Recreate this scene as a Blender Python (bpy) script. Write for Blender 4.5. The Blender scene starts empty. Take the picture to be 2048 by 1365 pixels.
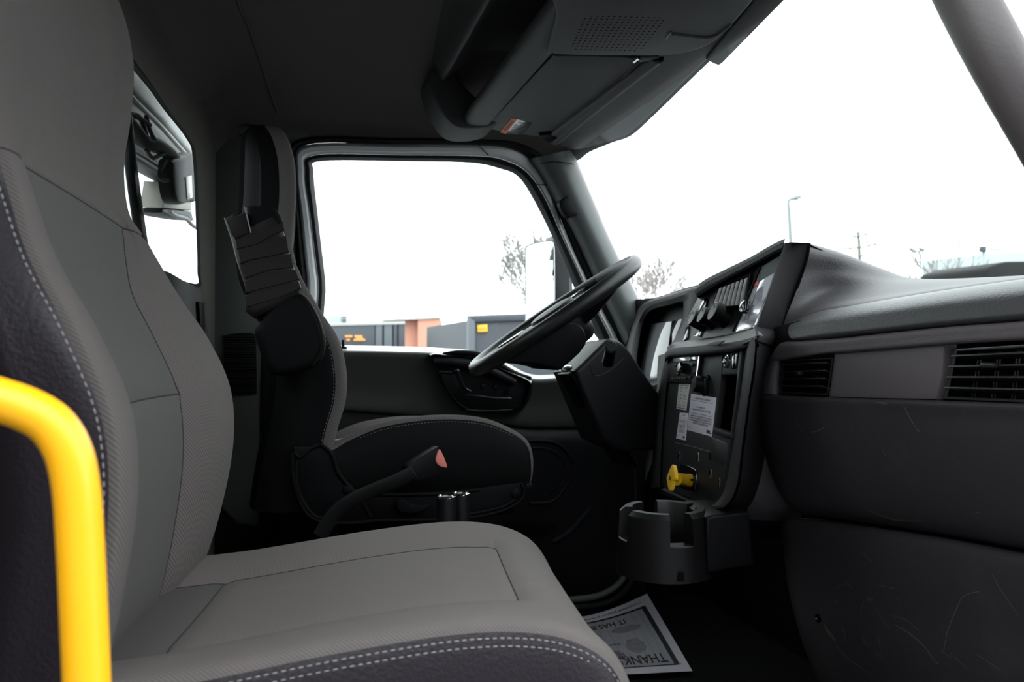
import bpy, bmesh, math, random
from mathutils import Vector as V, Matrix
from mathutils.bvhtree import BVHTree
S = bpy.context.scene
COL = S.collection
RN = random.Random(11)
# ------------------------------------------------------------------ camera, sky, exposure
F = 1600.0                                   # focal length in pixels of the 2048 wide frame
YAW = math.atan(444 / F)
PITCH = math.atan(17.5 / F)
C = V((0, 0, 0.76))                          # x forward in the truck, y to the driver side, floor at z 0
D = V((math.sin(YAW) * math.cos(PITCH), math.cos(YAW) * math.cos(PITCH), math.sin(PITCH)))
RT = V((math.cos(YAW), -math.sin(YAW), 0))
UP = RT.cross(D)
cd = bpy.data.cameras.new('camera')
cam = bpy.data.objects.new('camera', cd)
COL.objects.link(cam)
S.camera = cam
cd.sensor_width = 36.0
cd.lens = 36.0 * F / 2048
cd.clip_start = 0.01
cd.clip_end = 1000
cam.location = C
cam.rotation_euler = D.to_track_quat('-Z', 'Y').to_euler()
cd.dof.use_dof = True
cd.dof.focus_distance = 1.25
cd.dof.aperture_fstop = 7.5
w = bpy.data.worlds.new('overcast_sky')
S.world = w
w.use_nodes = True
SKY = 5.6
w.node_tree.nodes['Background'].inputs[0].default_value = (0.93, 0.97, 1.0, 1)
w.node_tree.nodes['Background'].inputs[1].default_value = SKY
S.view_settings.view_transform = 'Standard'
S.view_settings.look = 'None'
S.view_settings.gamma = 1
S.view_settings.use_curve_mapping = False
S.view_settings.exposure = 0.0
S.cycles.max_bounces = 10
S.cycles.diffuse_bounces = 5
S.cycles.glossy_bounces = 4
S.cycles.transparent_max_bounces = 12
S.cycles.caustics_reflective = False
S.cycles.caustics_refractive = False

# ------------------------------------------------------------------ placing helpers
def ray(u, v):
    return D + RT * ((u - 1024) / F) + UP * ((682.5 - v) / F)
def WX(u, v, x):
    r = ray(u, v); return C + r * ((x - C.x) / r.x)
def WY(u, v, y):
    r = ray(u, v); return C + r * (y / r.y)
def WZ(u, v, z):
    r = ray(u, v); return C + r * ((z - C.z) / r.z)
class Pl:
    """A real plane in the cab; at() gives the point on it (lifted by off) along a sight line."""
    def __init__(s, p, n):
        s.p = V(p); s.n = V(n).normalized()
        if (C - s.p).dot(s.n) < 0: s.n = -s.n
    def at(s, u, v, off=0.0):
        r = ray(u, v); return C + r * ((s.p + s.n * off - C).dot(s.n) / r.dot(s.n))
def P3(a, b, c):
    return Pl(a, (b - a).cross(c - a))
def cr(pts, n=6, closed=False):
    """Catmull-Rom through pts (tuples or Vectors)."""
    pts = [V(p) for p in pts]
    m = len(pts); out = []
    for i in range(m if closed else m - 1):
        if closed: p0, p1, p2, p3 = (pts[(i + k - 1) % m] for k in range(4))
        else:
            p1, p2 = pts[i], pts[i + 1]
            p0 = pts[i - 1] if i else p1 * 2 - p2
            p3 = pts[i + 2] if i + 2 < m else p2 * 2 - p1
        for k in range(n):
            t = k / n
            out.append(0.5 * (2 * p1 + (p2 - p0) * t + (2 * p0 - 5 * p1 + 4 * p2 - p3) * t * t + (3 * p1 - p0 - 3 * p2 + p3) * t ** 3))
    if not closed: out.append(pts[-1])
    return out
def cuv(pts, n=6, closed=True):
    return [(p.x, p.y) for p in cr([V((a, b, 0)) for a, b in pts], n, closed)]

# ------------------------------------------------------------------ materials
MATS = {}
def mat(name, col, rough=0.6, metal=0.0, kind=None, scale=1.0, bump=0.3, spec=0.5, coat=0.0, var=0.0, col2=None, emis=0.0):
    m = bpy.data.materials.new(name); m.use_nodes = True
    nt = m.node_tree; b = nt.nodes['Principled BSDF']; L = nt.links.new
    def N(t, **k):
        n = nt.nodes.new(t)
        for a, x in k.items(): setattr(n, a, x)
        return n
    b.inputs['Base Color'].default_value = (*col, 1)
    b.inputs['Roughness'].default_value = rough
    b.inputs['Metallic'].default_value = metal
    b.inputs['Specular IOR Level'].default_value = spec
    b.inputs['Coat Weight'].default_value = coat
    if emis:
        b.inputs['Emission Color'].default_value = (*col, 1); b.inputs['Emission Strength'].default_value = emis
    tc = N('ShaderNodeTexCoord')
    h = None; colfac = None
    if kind == 'grain':                       # moulded leather grain
        vo = N('ShaderNodeTexVoronoi', feature='SMOOTH_F1'); vo.inputs['Scale'].default_value = 420 * scale
        no = N('ShaderNodeTexNoise'); no.inputs['Scale'].default_value = 900 * scale; no.inputs['Detail'].default_value = 2
        ad = N('ShaderNodeMath', operation='ADD')
        L(tc.outputs['Object'], vo.inputs['Vector']); L(tc.outputs['Object'], no.inputs['Vector'])
        L(vo.outputs['Distance'], ad.inputs[0]); L(no.outputs['Fac'], ad.inputs[1]); h = ad.outputs[0]; dist = 0.0006
    elif kind == 'twill':
        wv = N('ShaderNodeTexWave', wave_type='BANDS', bands_direction='DIAGONAL'); wv.inputs['Scale'].default_value = 115 * scale
        wv.inputs['Distortion'].default_value = 0.6; wv.inputs['Detail Scale'].default_value = 30
        no = N('ShaderNodeTexNoise'); no.inputs['Scale'].default_value = 1400; no.inputs['Detail'].default_value = 2
        mx = N('ShaderNodeMath', operation='MULTIPLY_ADD'); mx.inputs[1].default_value = 0.5
        L(tc.outputs['UV'], wv.inputs['Vector']); L(tc.outputs['Object'], no.inputs['Vector']); m['weave'] = 1
        L(wv.outputs['Fac'], mx.inputs[0]); L(no.outputs['Fac'], mx.inputs[2]); h = mx.outputs[0]; dist = 0.0005; colfac = wv.outputs['Fac']
    elif kind in ('noise', 'knit'):
        no = N('ShaderNodeTexNoise'); no.inputs['Scale'].default_value = (900 if kind == 'knit' else 60) * scale; no.inputs['Detail'].default_value = 4
        L(tc.outputs['Object'], no.inputs['Vector']); h = no.outputs['Fac']; dist = 0.0005 if kind == 'knit' else 0.002; colfac = no.outputs['Fac']
    elif kind == 'brick':
        br = N('ShaderNodeTexBrick'); br.inputs['Scale'].default_value = 4 * scale
        br.inputs['Color1'].default_value = (*col, 1); br.inputs['Color2'].default_value = (*(x * 0.8 for x in col), 1); br.inputs['Mortar'].default_value = (*(min(1, x * 1.3) for x in col), 1)
        L(tc.outputs['Generated'], br.inputs['Vector']); L(br.outputs['Color'], b.inputs['Base Color'])
    if h is not None and bump:
        bp = N('ShaderNodeBump'); bp.inputs['Strength'].default_value = bump; bp.inputs['Distance'].default_value = dist
        L(h, bp.inputs['Height']); L(bp.outputs['Normal'], b.inputs['Normal'])
    if colfac is not None and var:
        mr = N('ShaderNodeMixRGB'); mr.inputs[1].default_value = (*(x * (1 - var) for x in col), 1); mr.inputs[2].default_value = (*(x * (1 + var) for x in col), 1)
        L(colfac, mr.inputs[0]); last = mr.outputs[0]
    else: last = None
    if col2:                                   # wear or stains, in blotches with a shape of their own
        no2 = N('ShaderNodeTexNoise'); no2.inputs['Scale'].default_value = 9; no2.inputs['Detail'].default_value = 9; no2.inputs['Roughness'].default_value = 0.65
        rp = N('ShaderNodeValToRGB'); rp.color_ramp.elements[0].position = 0.56; rp.color_ramp.elements[1].position = 0.78
        mr2 = N('ShaderNodeMixRGB'); mr2.inputs[1].default_value = (*col, 1); mr2.inputs[2].default_value = (*col2, 1)
        L(tc.outputs['Object'], no2.inputs['Vector']); L(no2.outputs['Fac'], rp.inputs[0]); L(rp.outputs[0], mr2.inputs[0])
        if last is not None: L(last, mr2.inputs[1])
        last = mr2.outputs[0]
    if last is not None: L(last, b.inputs['Base Color'])
    MATS[name] = m
    return m
def glass_mat(name, tint=(1, 1, 1), refl=0.02):
    m = bpy.data.materials.new(name); m.use_nodes = True; nt = m.node_tree; nt.nodes.clear(); L = nt.links.new
    o = nt.nodes.new('ShaderNodeOutputMaterial'); t = nt.nodes.new('ShaderNodeBsdfTransparent'); g = nt.nodes.new('ShaderNodeBsdfGlossy')
    mx = nt.nodes.new('ShaderNodeMixShader'); lw = nt.nodes.new('ShaderNodeLayerWeight'); lw.inputs['Blend'].default_value = 0.5; pw = nt.nodes.new('ShaderNodeMath'); pw.operation = 'POWER'; pw.inputs[1].default_value = 5; fr = nt.nodes.new('ShaderNodeMath'); fr.operation = 'MULTIPLY_ADD'; fr.inputs[1].default_value = 0.5; fr.inputs[2].default_value = refl; L(lw.outputs['Facing'], pw.inputs[0]); L(pw.outputs[0], fr.inputs[0])
    t.inputs[0].default_value = (*tint, 1); g.inputs['Roughness'].default_value = 0.0
    L(fr.outputs[0], mx.inputs[0]); L(t.outputs[0], mx.inputs[1]); L(g.outputs[0], mx.inputs[2]); L(mx.outputs[0], o.inputs[0])
    return m
M = dict(
    fabric=mat('grey twill seat fabric', (0.092, 0.083, 0.080), 0.95, kind='twill', scale=1.15, bump=0.6, spec=0.1, var=0.24, col2=(0.100, 0.090, 0.086)),
    insert=mat('grey knit seat fabric', (0.074, 0.070, 0.068), 0.95, kind='knit', bump=0.4, spec=0.1, var=0.2),
    cushin=mat('grey seat cushion fabric', (0.116, 0.105, 0.101), 0.95, kind='twill', scale=1.5, bump=0.45, spec=0.1, var=0.16, col2=(0.130, 0.117, 0.110)),
    vinyl=mat('black purple seat vinyl', (0.012, 0.009, 0.0125), 0.42, kind='grain', scale=0.7, bump=0.5, spec=0.3),
    vinylblk=mat('black vinyl', (0.0045, 0.0045, 0.0048), 0.6, kind='grain', bump=0.25, spec=0.06),
    thread=mat('grey thread', (0.22, 0.21, 0.22), 0.8),
    threaddk=mat('dim grey thread', (0.12, 0.12, 0.14), 0.8),
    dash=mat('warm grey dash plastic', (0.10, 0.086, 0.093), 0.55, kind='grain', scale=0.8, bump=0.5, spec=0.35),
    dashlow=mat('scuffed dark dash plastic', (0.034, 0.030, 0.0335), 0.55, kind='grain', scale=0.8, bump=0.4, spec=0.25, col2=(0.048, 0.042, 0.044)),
    roll=mat('dark grained dash roll', (0.042, 0.041, 0.043), 0.45, kind='grain', scale=0.8, bump=0.7),
    pad=mat('grained dash pad', (0.052, 0.046, 0.050), 0.55, kind='grain', scale=0.6, bump=0.55),
    panel=mat('black console plastic', (0.011, 0.0115, 0.0125), 0.45, kind='grain', scale=1.5, bump=0.15, spec=0.2),
    frame=mat('charcoal trim plastic', (0.0155, 0.0145, 0.0165), 0.5, kind='grain', scale=1.3, bump=0.15, spec=0.15),
    black=mat('black plastic', (0.0025, 0.0025, 0.003), 0.45, spec=0.10),
    rocker=mat('satin black switch plastic', (0.004, 0.004, 0.0045), 0.42, spec=0.25),
    gloss=mat('gloss black plastic', (0.005, 0.005, 0.006), 0.12),
    rubber=mat('black rubber', (0.004, 0.004, 0.0045), 0.7, spec=0.25),
    floor=mat('black rubber floor', (0.003, 0.003, 0.003), 0.85, kind='noise', bump=0.3, spec=0.1),
    liner=mat('grey headliner', (0.085, 0.081, 0.073), 0.95, kind='knit', bump=0.2, spec=0.1),
    trim=mat('grey green pillar trim', (0.082, 0.088, 0.085), 0.5, kind='grain', scale=1.5, bump=0.12, spec=0.3),
    pillar=mat('grey pillar plastic', (0.085, 0.092, 0.092), 0.42, kind='grain', scale=1.5, bump=0.1),
    door=mat('dark grey door plastic', (0.03, 0.03, 0.029), 0.55, kind='grain', bump=0.15, spec=0.3),
    doorlow=mat('black door plastic', (0.008, 0.008, 0.0095), 0.5, kind='grain', bump=0.15, spec=0.12),
    paint=mat('off white painted steel', (0.8, 0.82, 0.82), 0.35, coat=0.3),
    visor=mat('charcoal visor vinyl', (0.052, 0.053, 0.053), 0.65, kind='grain', bump=0.12, spec=0.3),
    over=mat('charcoal overhead plastic', (0.042, 0.042, 0.043), 0.6, kind='grain', bump=0.15, spec=0.3),
    hole=mat('black hole', (0.002, 0.002, 0.002), 0.95, spec=0.1),
    yellow=mat('yellow powder coat', (0.97, 0.45, 0.002), 0.45, coat=0.15),
    knoby=mat('yellow knob plastic', (0.8, 0.47, 0.02), 0.4),
    chrome=mat('chrome', (0.75, 0.75, 0.76), 0.12, metal=1.0),
    paper=mat('white sticker paper', (0.58, 0.55, 0.62), 0.6),
    papergrey=mat('cream sticker paper', (0.54, 0.53, 0.51), 0.6),
    matpaper=mat('white paper floor mat', (0.46, 0.445, 0.49), 0.7),
    matgrey=mat('grey print field', (0.27, 0.265, 0.29), 0.7, kind='noise', bump=0, var=0.1),
    matdim=mat('dim grey print', (0.17, 0.165, 0.185), 0.7, kind='noise', bump=0, var=0.35),
    ink=mat('black ink', (0.012, 0.012, 0.014), 0.6),
    inkgrey=mat('grey ink', (0.09, 0.09, 0.10), 0.6),
    red=mat('red print', (0.7, 0.04, 0.03), 0.5),
    redbtn=mat('red buckle button', (0.55, 0.15, 0.12), 0.45),
    orange=mat('orange warning print', (0.75, 0.19, 0.06), 0.6),
    tape=mat('brown black tape', (0.014, 0.012, 0.0118), 0.5, kind='noise', scale=1.2, bump=0.10, spec=0.15),
    hood=mat('matt black hood', (0.012, 0.0115, 0.0125), 0.85, kind='grain', bump=0.2, spec=0.03),
    shell=mat('matt black seat back', (0.004, 0.004, 0.0042), 0.95, spec=0.0),
    slat=mat('black vent plastic', (0.012, 0.0115, 0.012), 0.4, spec=0.4),
    cup=mat('black cup holder plastic', (0.0038, 0.0036, 0.004), 0.4, kind='grain', scale=1.5, bump=0.1, spec=0.3),
    seam=mat('dark seam', (0.03, 0.028, 0.027), 0.95, spec=0.1),
    handle=mat('grey brown rubber grip', (0.06, 0.052, 0.052), 0.5, kind='grain', bump=0.3),
    screen=mat('display glass', (0.20, 0.21, 0.22), 0.03, spec=0.9),  # base lightened to stand in for the driver window's reflection
    screen2=mat('dark painted reflection', (0.012, 0.016, 0.022), 0.05),
    sheetgrey=mat('grey plastic sheet', (0.12, 0.14, 0.14), 0.12, coat=0.6),
    sheet=mat('white painted reflection', (0.75, 0.76, 0.79), 0.10, coat=1.0),  # white base stands in for sky and window reflected in the displays
    sheetmottle=mat('mottled blue grey gloss', (0.30, 0.31, 0.36), 0.12, kind='noise', bump=0, var=0.5, coat=0.8),
    scratch=mat('pale scratch', (0.11, 0.105, 0.105), 0.7),
    scuff=mat('brown scuff', (0.07, 0.052, 0.042), 0.8),
    wheel=mat('black wheel grip', (0.006, 0.006, 0.0065), 0.42, kind='grain', bump=0.3, spec=0.35),
    wheelworn=mat('worn grey wheel rim', (0.07, 0.068, 0.066), 0.55, kind='grain', bump=0.4),
    mirror=mat('mirror', (0.285, 0.298, 0.305), 0.01, metal=1.0),
    glass=glass_mat('window glass', (0.86, 0.89, 0.88)),
    asphalt=mat('asphalt', (0.16, 0.16, 0.165), 0.9, kind='noise', scale=0.05, bump=0.2, var=0.15),
    brick=mat('brick wall', (0.42, 0.21, 0.15), 0.9, kind='brick', scale=3),
    contain=mat('dark steel container', (0.05, 0.055, 0.065), 0.6),
    contain2=mat('blue grey steel', (0.10, 0.11, 0.125), 0.6),
    signy=mat('yellow sign', (0.75, 0.42, 0.02), 0.6),
    signo=mat('orange lettering', (0.75, 0.30, 0.08), 0.6),
    bark=mat('grey bark', (0.26, 0.23, 0.21), 0.9),
    barkpale=mat('pale bark', (0.24, 0.225, 0.215), 0.9),
    galv=mat('weathered steel', (0.22, 0.25, 0.25), 0.6),
    woodpole=mat('pole wood', (0.16, 0.17, 0.14), 0.9),
    teal=mat('pale teal cladding', (0.38, 0.45, 0.45), 0.7),
    wire=mat('wire', (0.45, 0.45, 0.45), 0.8),
    steelw=mat('dirty white steel', (0.38, 0.39, 0.38), 0.5, kind='noise', scale=0.5, bump=0.1, var=0.15),
    steelg=mat('grey steel underside', (0.2, 0.2, 0.2), 0.5, kind='noise', scale=0.5, bump=0.1, var=0.2),
    beige=mat('beige junction box', (0.34, 0.33, 0.29), 0.6),
    carwhite=mat('white car paint', (0.8, 0.8, 0.8), 0.3, coat=0.5),
    brownv=mat('dark brown trim', (0.022, 0.016, 0.016), 0.6),
)

# ------------------------------------------------------------------ mesh helpers
def link(name, me, m, parent=None):
    o = bpy.data.objects.new(name, me); COL.objects.link(o)
    if m is not None: me.materials.append(m)
    if parent is not None:
        o.parent = parent
        if parent.type == 'EMPTY': o.matrix_parent_inverse = Matrix.Translation(-parent.location)
    return o
def mk(name, verts, faces, m, parent=None, sharp=35, fixn=True, uv=None):
    me = bpy.data.meshes.new(name)
    me.from_pydata([tuple(v) for v in verts], [], faces); me.update()
    if uv:
        ul = me.uv_layers.new(name='UVMap')
        for lp in me.loops: ul.data[lp.index].uv = uv[lp.vertex_index]
    if fixn:
        bm = bmesh.new(); bm.from_mesh(me); bmesh.ops.remove_doubles(bm, verts=bm.verts, dist=1e-6)
        bmesh.ops.recalc_face_normals(bm, faces=bm.faces); bm.to_mesh(me); bm.free()
    me.shade_smooth(); me.set_sharp_from_angle(angle=math.radians(sharp))
    return link(name, me, m, parent)
def solid(name, front, n, th, m, parent=None, bev=0.0, seg=2, sharp=40, allbev=False):
    """A plate: outline front (3D points), thickness th away from n, rounded front edge."""
    bm = bmesh.new(); k = len(front)
    a = [bm.verts.new(p) for p in front]; b = [bm.verts.new(p - n * th) for p in front]
    ff = bm.faces.new(a); bm.faces.new(b[::-1])
    for i in range(k): bm.faces.new((a[i], b[i], b[(i + 1) % k], a[(i + 1) % k]))
    bmesh.ops.recalc_face_normals(bm, faces=bm.faces)
    if bev:
        es = list(ff.edges)
        if allbev: es = list(bm.edges)
        bmesh.ops.bevel(bm, geom=es, offset=bev, segments=seg, profile=0.5, affect='EDGES', clamp_overlap=True)
    bmesh.ops.triangulate(bm, faces=[f for f in bm.faces if len(f.verts) > 4])
    me = bpy.data.meshes.new(name); bm.to_mesh(me); bm.free()
    me.shade_smooth(); me.set_sharp_from_angle(angle=math.radians(sharp))
    return link(name, me, m, parent)
def slab(name, pl, uv, m, parent=None, off=0.0, th=0.01, bev=0.002, seg=2, sharp=40):
    return solid(name, [pl.at(u, v, off) for u, v in uv], pl.n, th, m, parent, bev, seg, sharp)
def grid(name, P, m, parent=None, closed=False, sharp=60, caps=False):
    r, c = len(P), len(P[0]); vs = [p for row in P for p in row]; fs = []
    for i in range(r - 1):
        for j in range(c if closed else c - 1):
            k = (j + 1) % c; fs.append((i * c + j, i * c + k, (i + 1) * c + k, (i + 1) * c + j))
    if caps: fs.append(tuple(range(c))[::-1]); fs.append(tuple(range((r - 1) * c, r * c)))
    uv = None
    if m is not None and m.get('weave'):      # cloth is woven along the surface: lengths in metres
        mid = P[r // 2]; au = [0.0]
        for a, b in zip(mid, mid[1:]): au.append(au[-1] + (b - a).length)
        av = [0.0]
        for i in range(1, r): av.append(av[-1] + (P[i][c // 2] - P[i - 1][c // 2]).length)
        uv = [(au[j], av[i]) for i in range(r) for j in range(c)]
    return mk(name, vs, fs, m, parent, sharp, True, uv)
def net(rows, nr=5, nc=5):
    """Refine a control net both ways."""
    rows = [cr(r, nc) for r in rows]
    cols = [cr([rows[i][j] for i in range(len(rows))], nr) for j in range(len(rows[0]))]
    return [[cols[j][i] for j in range(len(cols))] for i in range(len(cols[0]))]
def band(name, pl, outer, inner, prof, m, parent=None, closed=True, sharp=40):
    """A frame swept between two outlines on a plane; prof = [(0..1 across, lift)]."""
    P = []
    for t, off in prof:
        P.append([pl.at(a[0] + (b[0] - a[0]) * t, a[1] + (b[1] - a[1]) * t, off) for a, b in zip(outer, inner)])
    return grid(name, P, m, parent, closed, sharp)
def tube(name, pts, rad, m, parent=None, seg=10, n=6, smooth=True, flat=None, caps=True):
    path = cr(pts, n) if smooth and len(pts) > 2 else [V(p) for p in pts]
    k = len(path)
    rs = rad if isinstance(rad, (list, tuple)) else [rad] * len(pts)
    P = []; up = None
    for i, p in enumerate(path):
        t = (path[min(i + 1, k - 1)] - path[max(i - 1, 0)]).normalized()
        if up is None:
            up = V((0, 0, 1)) if abs(t.z) < 0.9 else V((1, 0, 0))
            if flat is not None: up = V(flat)
        up = (up - t * up.dot(t)).normalized(); sd = t.cross(up)
        f = i / (k - 1) * (len(rs) - 1); a = int(min(f, len(rs) - 2)) if len(rs) > 1 else 0
        r = rs[a] + (rs[min(a + 1, len(rs) - 1)] - rs[a]) * (f - a)
        fl = 0.35 if flat is not None else 1.0
        P.append([p + sd * (r * math.cos(2 * math.pi * j / seg)) + up * (fl * r * math.sin(2 * math.pi * j / seg)) for j in range(seg)])
    return grid(name, P, m, parent, True, 50, caps)
def lathe(name, c, axis, prof, m, parent=None, seg=24, ang=(0, 2 * math.pi), sharp=40):
    a = V(axis).normalized(); x = a.orthogonal().normalized(); y = a.cross(x)
    full = abs(ang[1] - ang[0] - 2 * math.pi) < 1e-6
    P = [[V(c) + a * h + (x * math.cos(ang[0] + (ang[1] - ang[0]) * j / seg) + y * math.sin(ang[0] + (ang[1] - ang[0]) * j / seg)) * max(r, 1e-4) for j in range(seg if full else seg + 1)] for r, h in prof]
    return grid(name, P, m, parent, full, sharp, caps=full)
def boxmesh(lst):
    """Verts and faces of several oriented boxes: (centre, ax, ay, az half vectors)."""
    vs, fs = [], []
    for c, a, b, d in lst:
        k = len(vs)
        for sx in (-1, 1):
            for sy in (-1, 1):
                for sz in (-1, 1): vs.append(V(c) + a * sx + b * sy + d * sz)
        fs += [tuple(k + q for q in f) for f in ((0, 1, 3, 2), (4, 6, 7, 5), (0, 4, 5, 1), (2, 3, 7, 6), (0, 2, 6, 4), (1, 5, 7, 3))]
    return vs, fs
def box(name, c, a, b, d, m, parent=None, bev=0.0):
    vs, fs = boxmesh([(c, a, b, d)])
    o = mk(name, vs, fs, m, parent, fixn=True)
    if bev:
        bm = bmesh.new(); bm.from_mesh(o.data)
        bmesh.ops.bevel(bm, geom=list(bm.edges), offset=bev, segments=2, profile=0.5, affect='EDGES', clamp_overlap=True)
        bm.to_mesh(o.data); bm.free(); o.data.shade_smooth(); o.data.set_sharp_from_angle(angle=math.radians(40))
    return o
def blk(name, x0, x1, y0, y1, z0, z1, m, parent=None, bev=0.0):
    return box(name, V(((x0 + x1) / 2, (y0 + y1) / 2, (z0 + z1) / 2)), V(((x1 - x0) / 2, 0, 0)), V((0, (y1 - y0) / 2, 0)), V((0, 0, (z1 - z0) / 2)), m, parent, bev)
def thing(name, label, cat, loc, group=None):
    o = bpy.data.objects.new(name, None); COL.objects.link(o); o.empty_display_size = 0.05
    o.location = loc; THINGS.append(o); tag(o, label, cat, group); return o
def tag(o, label, cat, group=None):
    o['label'] = label; o['category'] = cat
    if group: o['group'] = group
    return o
def struct(o): o['kind'] = 'structure'; return o
def stuff(o): o['kind'] = 'stuff'; return o
def lab(o, t): o['label'] = t; return o
def rootstruct(name, loc):
    o = bpy.data.objects.new(name, None); COL.objects.link(o); o.empty_display_size = 0.05; o.location = loc; THINGS.append(o); return struct(o)
THINGS = []
def surf(objs):
    vs, fs = [], []
    for o in objs if isinstance(objs, (list, tuple)) else [objs]:
        k = len(vs); vs += [tuple(v.co) for v in o.data.vertices]; fs += [tuple(k + i for i in p.vertices) for p in o.data.polygons]
    t = BVHTree.FromPolygons(vs, fs)
    def hit(u, v, off=0.0006):
        r = ray(u, v).normalized(); h = t.ray_cast(C, r)
        if h[0] is None: return None
        n = h[1] if h[1].dot(r) < 0 else -h[1]
        return h[0] + n * off
    return hit
def ribbons(name, lines, hit, m, parent, wpx=1.2):
    vs, fs = [], []
    for ln in lines:
        wd = wpx
        if isinstance(ln, tuple): ln, wd = ln
        q = cuv(ln, 5, False) if len(ln) > 2 else ln
        prev = None
        for i, (u, v) in enumerate(q):
            a = q[max(i - 1, 0)]; b = q[min(i + 1, len(q) - 1)]
            dx, dy = b[0] - a[0], b[1] - a[1]; l = math.hypot(dx, dy) or 1
            ww = wd * (0.55 + 0.45 * math.sin(math.pi * (i + 0.5) / len(q)))
            p1 = hit(u - dy / l * ww / 2, v + dx / l * ww / 2); p2 = hit(u + dy / l * ww / 2, v - dx / l * ww / 2)
            if p1 is None or p2 is None: prev = None; continue
            k = len(vs); vs += [p1, p2]
            if prev is not None: fs.append((prev, prev + 1, k + 1, k))
            prev = k
    return stuff(mk(name, vs, fs, m, parent, fixn=False)) if vs else None
def stitches(name, path, r, length, gap, m, parent, n_up=None):
    """Dashes of thread along a 3D path, joined: too small to pick apart."""
    vs, fs = [], []; acc = 0.0; on = True; i = 0
    pts = [path[0]]
    for a, b in zip(path, path[1:]):
        l = (b - a).length; k = max(1, int(l / 0.0008))
        for q in range(1, k + 1): pts.append(a.lerp(b, q / k))
    s = 0.0; seglist = []; cur = [pts[0]]
    for a, b in zip(pts, pts[1:]):
        s += (b - a).length; cur.append(b)
        if on and s >= length: seglist.append((cur[0], cur[-1])); on = False; s = 0; cur = [b]
        elif not on and s >= gap: on = True; s = 0; cur = [b]
    for a, b in seglist:
        t = (b - a).normalized(); x = t.orthogonal().normalized(); y = t.cross(x); k = len(vs)
        for p, rr in ((a, 0.5), (a.lerp(b, 0.3), 1), (a.lerp(b, 0.7), 1), (b, 0.5)):
            for j in range(5): vs.append(p + (x * math.cos(j * 1.2566) + y * math.sin(j * 1.2566)) * r * rr)
        for q in range(3):
            for j in range(5): fs.append((k + q * 5 + j, k + q * 5 + (j + 1) % 5, k + q * 5 + 5 + (j + 1) % 5, k + q * 5 + 5 + j))
    return stuff(mk(name, vs, fs, m, parent, fixn=False))
def text2d(body, size=1.0, bold=0.0):
    cu = bpy.data.curves.new('t', 'FONT'); cu.body = body; cu.size = size; cu.align_x = 'CENTER'; cu.resolution_u = 2; cu.offset = bold
    o = bpy.data.objects.new('t', cu); COL.objects.link(o)
    me = bpy.data.meshes.new_from_object(o.evaluated_get(bpy.context.evaluated_depsgraph_get()))
    vs = [v.co.copy() for v in me.vertices]; fs = [tuple(p.vertices) for p in me.polygons]
    bpy.data.objects.remove(o); bpy.data.curves.remove(cu); bpy.data.meshes.remove(me)
    return vs, fs
def printed(name, items, quad, pl, off, m, parent):
    """Lettering on a label: items = (text, cx, cy, height, width or None) in the label's own 0..1 frame (y down)."""
    vs, fs = [], []
    for it in items:
        if it[0] is None:                                   # a rule or block
            _, cx, cy, h, wd = it; q = [(cx - wd / 2, cy - h / 2), (cx + wd / 2, cy - h / 2), (cx + wd / 2, cy + h / 2), (cx - wd / 2, cy + h / 2)]; f = [(0, 1, 2, 3)]
        else:
            tx, cx, cy, h, wd = it; tv, f = text2d(tx, 1.0, 0.012)
            if not tv: continue
            x0 = min(v.x for v in tv); x1 = max(v.x for v in tv); y0 = min(v.y for v in tv); y1 = max(v.y for v in tv)
            q = [(cx + ((v.x - x0) / (x1 - x0) - 0.5) * wd, cy - ((v.y - y0) / (y1 - y0) - 0.5) * h) for v in tv]
        k = len(vs)
        for s, t in q:
            a, b, c, d = quad
            vs.append(pl.at((a[0] * (1 - s) + b[0] * s) * (1 - t) + (d[0] * (1 - s) + c[0] * s) * t, (a[1] * (1 - s) + b[1] * s) * (1 - t) + (d[1] * (1 - s) + c[1] * s) * t, off))
        fs += [tuple(k + i for i in p) for p in f]
    return stuff(mk(name, vs, fs, m, parent, fixn=False))
def Z(d): return C.z + d
#BODY
# ================================================================== THE SHELL OF THE CAB
YD = 2.25
DP = Pl((0, YD, 0), (0, -1, 0))
XR = -0.21
RWP = Pl((-0.21, 2.05, 0), (1, -.09, 0))
def rx(y): return -0.21 + .09 * (y - 2.05)
# ---- ground and floor
g = mk('ground', [(-150, -150, -1.15), (150, -150, -1.15), (150, 150, -1.15), (-150, 150, -1.15)], [(0, 1, 2, 3)], M['asphalt']); struct(g)
struct(blk('floor', -0.45, 1.35, 0.36, 2.34, -0.06, 0.0, M['floor']))
# ---- rear wall with the rear window
wo = [V((rx(0.2), 0.2, 0)), V((rx(0.2), 0.2, 1.0)), V((rx(0.2), 0.2, 1.5)), V((rx(0.9), 0.9, 1.54)), V((rx(1.6), 1.6, 1.5)), V((rx(2.0), 2.0, 1.45)), V((rx(2.27), 2.27, 1.3)), V((rx(2.3), 2.3, 0.95)), V((rx(2.3), 2.3, 0.5)), V((rx(2.3), 2.3, 0.0)), V((rx(1.6), 1.6, 0.0)), V((rx(1.2), 1.2, 0.0)), V((rx(0.9), 0.9, 0))]
zb = RWP.at(391, 570).z
wi = [V((rx(0.55), 0.55, zb + .1)), V((rx(0.55), 0.55, 1.1)), V((rx(0.64), 0.64, 1.215)), V((rx(0.9), 0.9, 1.22)), RWP.at(268, 140), RWP.at(330, 220), RWP.at(374, 277), RWP.at(387, 315), RWP.at(393, 440), RWP.at(396, 540), RWP.at(390, 568), V((rx(1.5), 1.5, zb)), V((rx(0.62), 0.62, zb))]
wi_s = cr(wi, 5, True); wo_s = cr(wo, 5, True)
wo_s = []
for i in range(len(wo)):
    for k in range(5): wo_s.append(wo[i].lerp(wo[(i + 1) % len(wo)], k / 5))
nx = RWP.n
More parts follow.
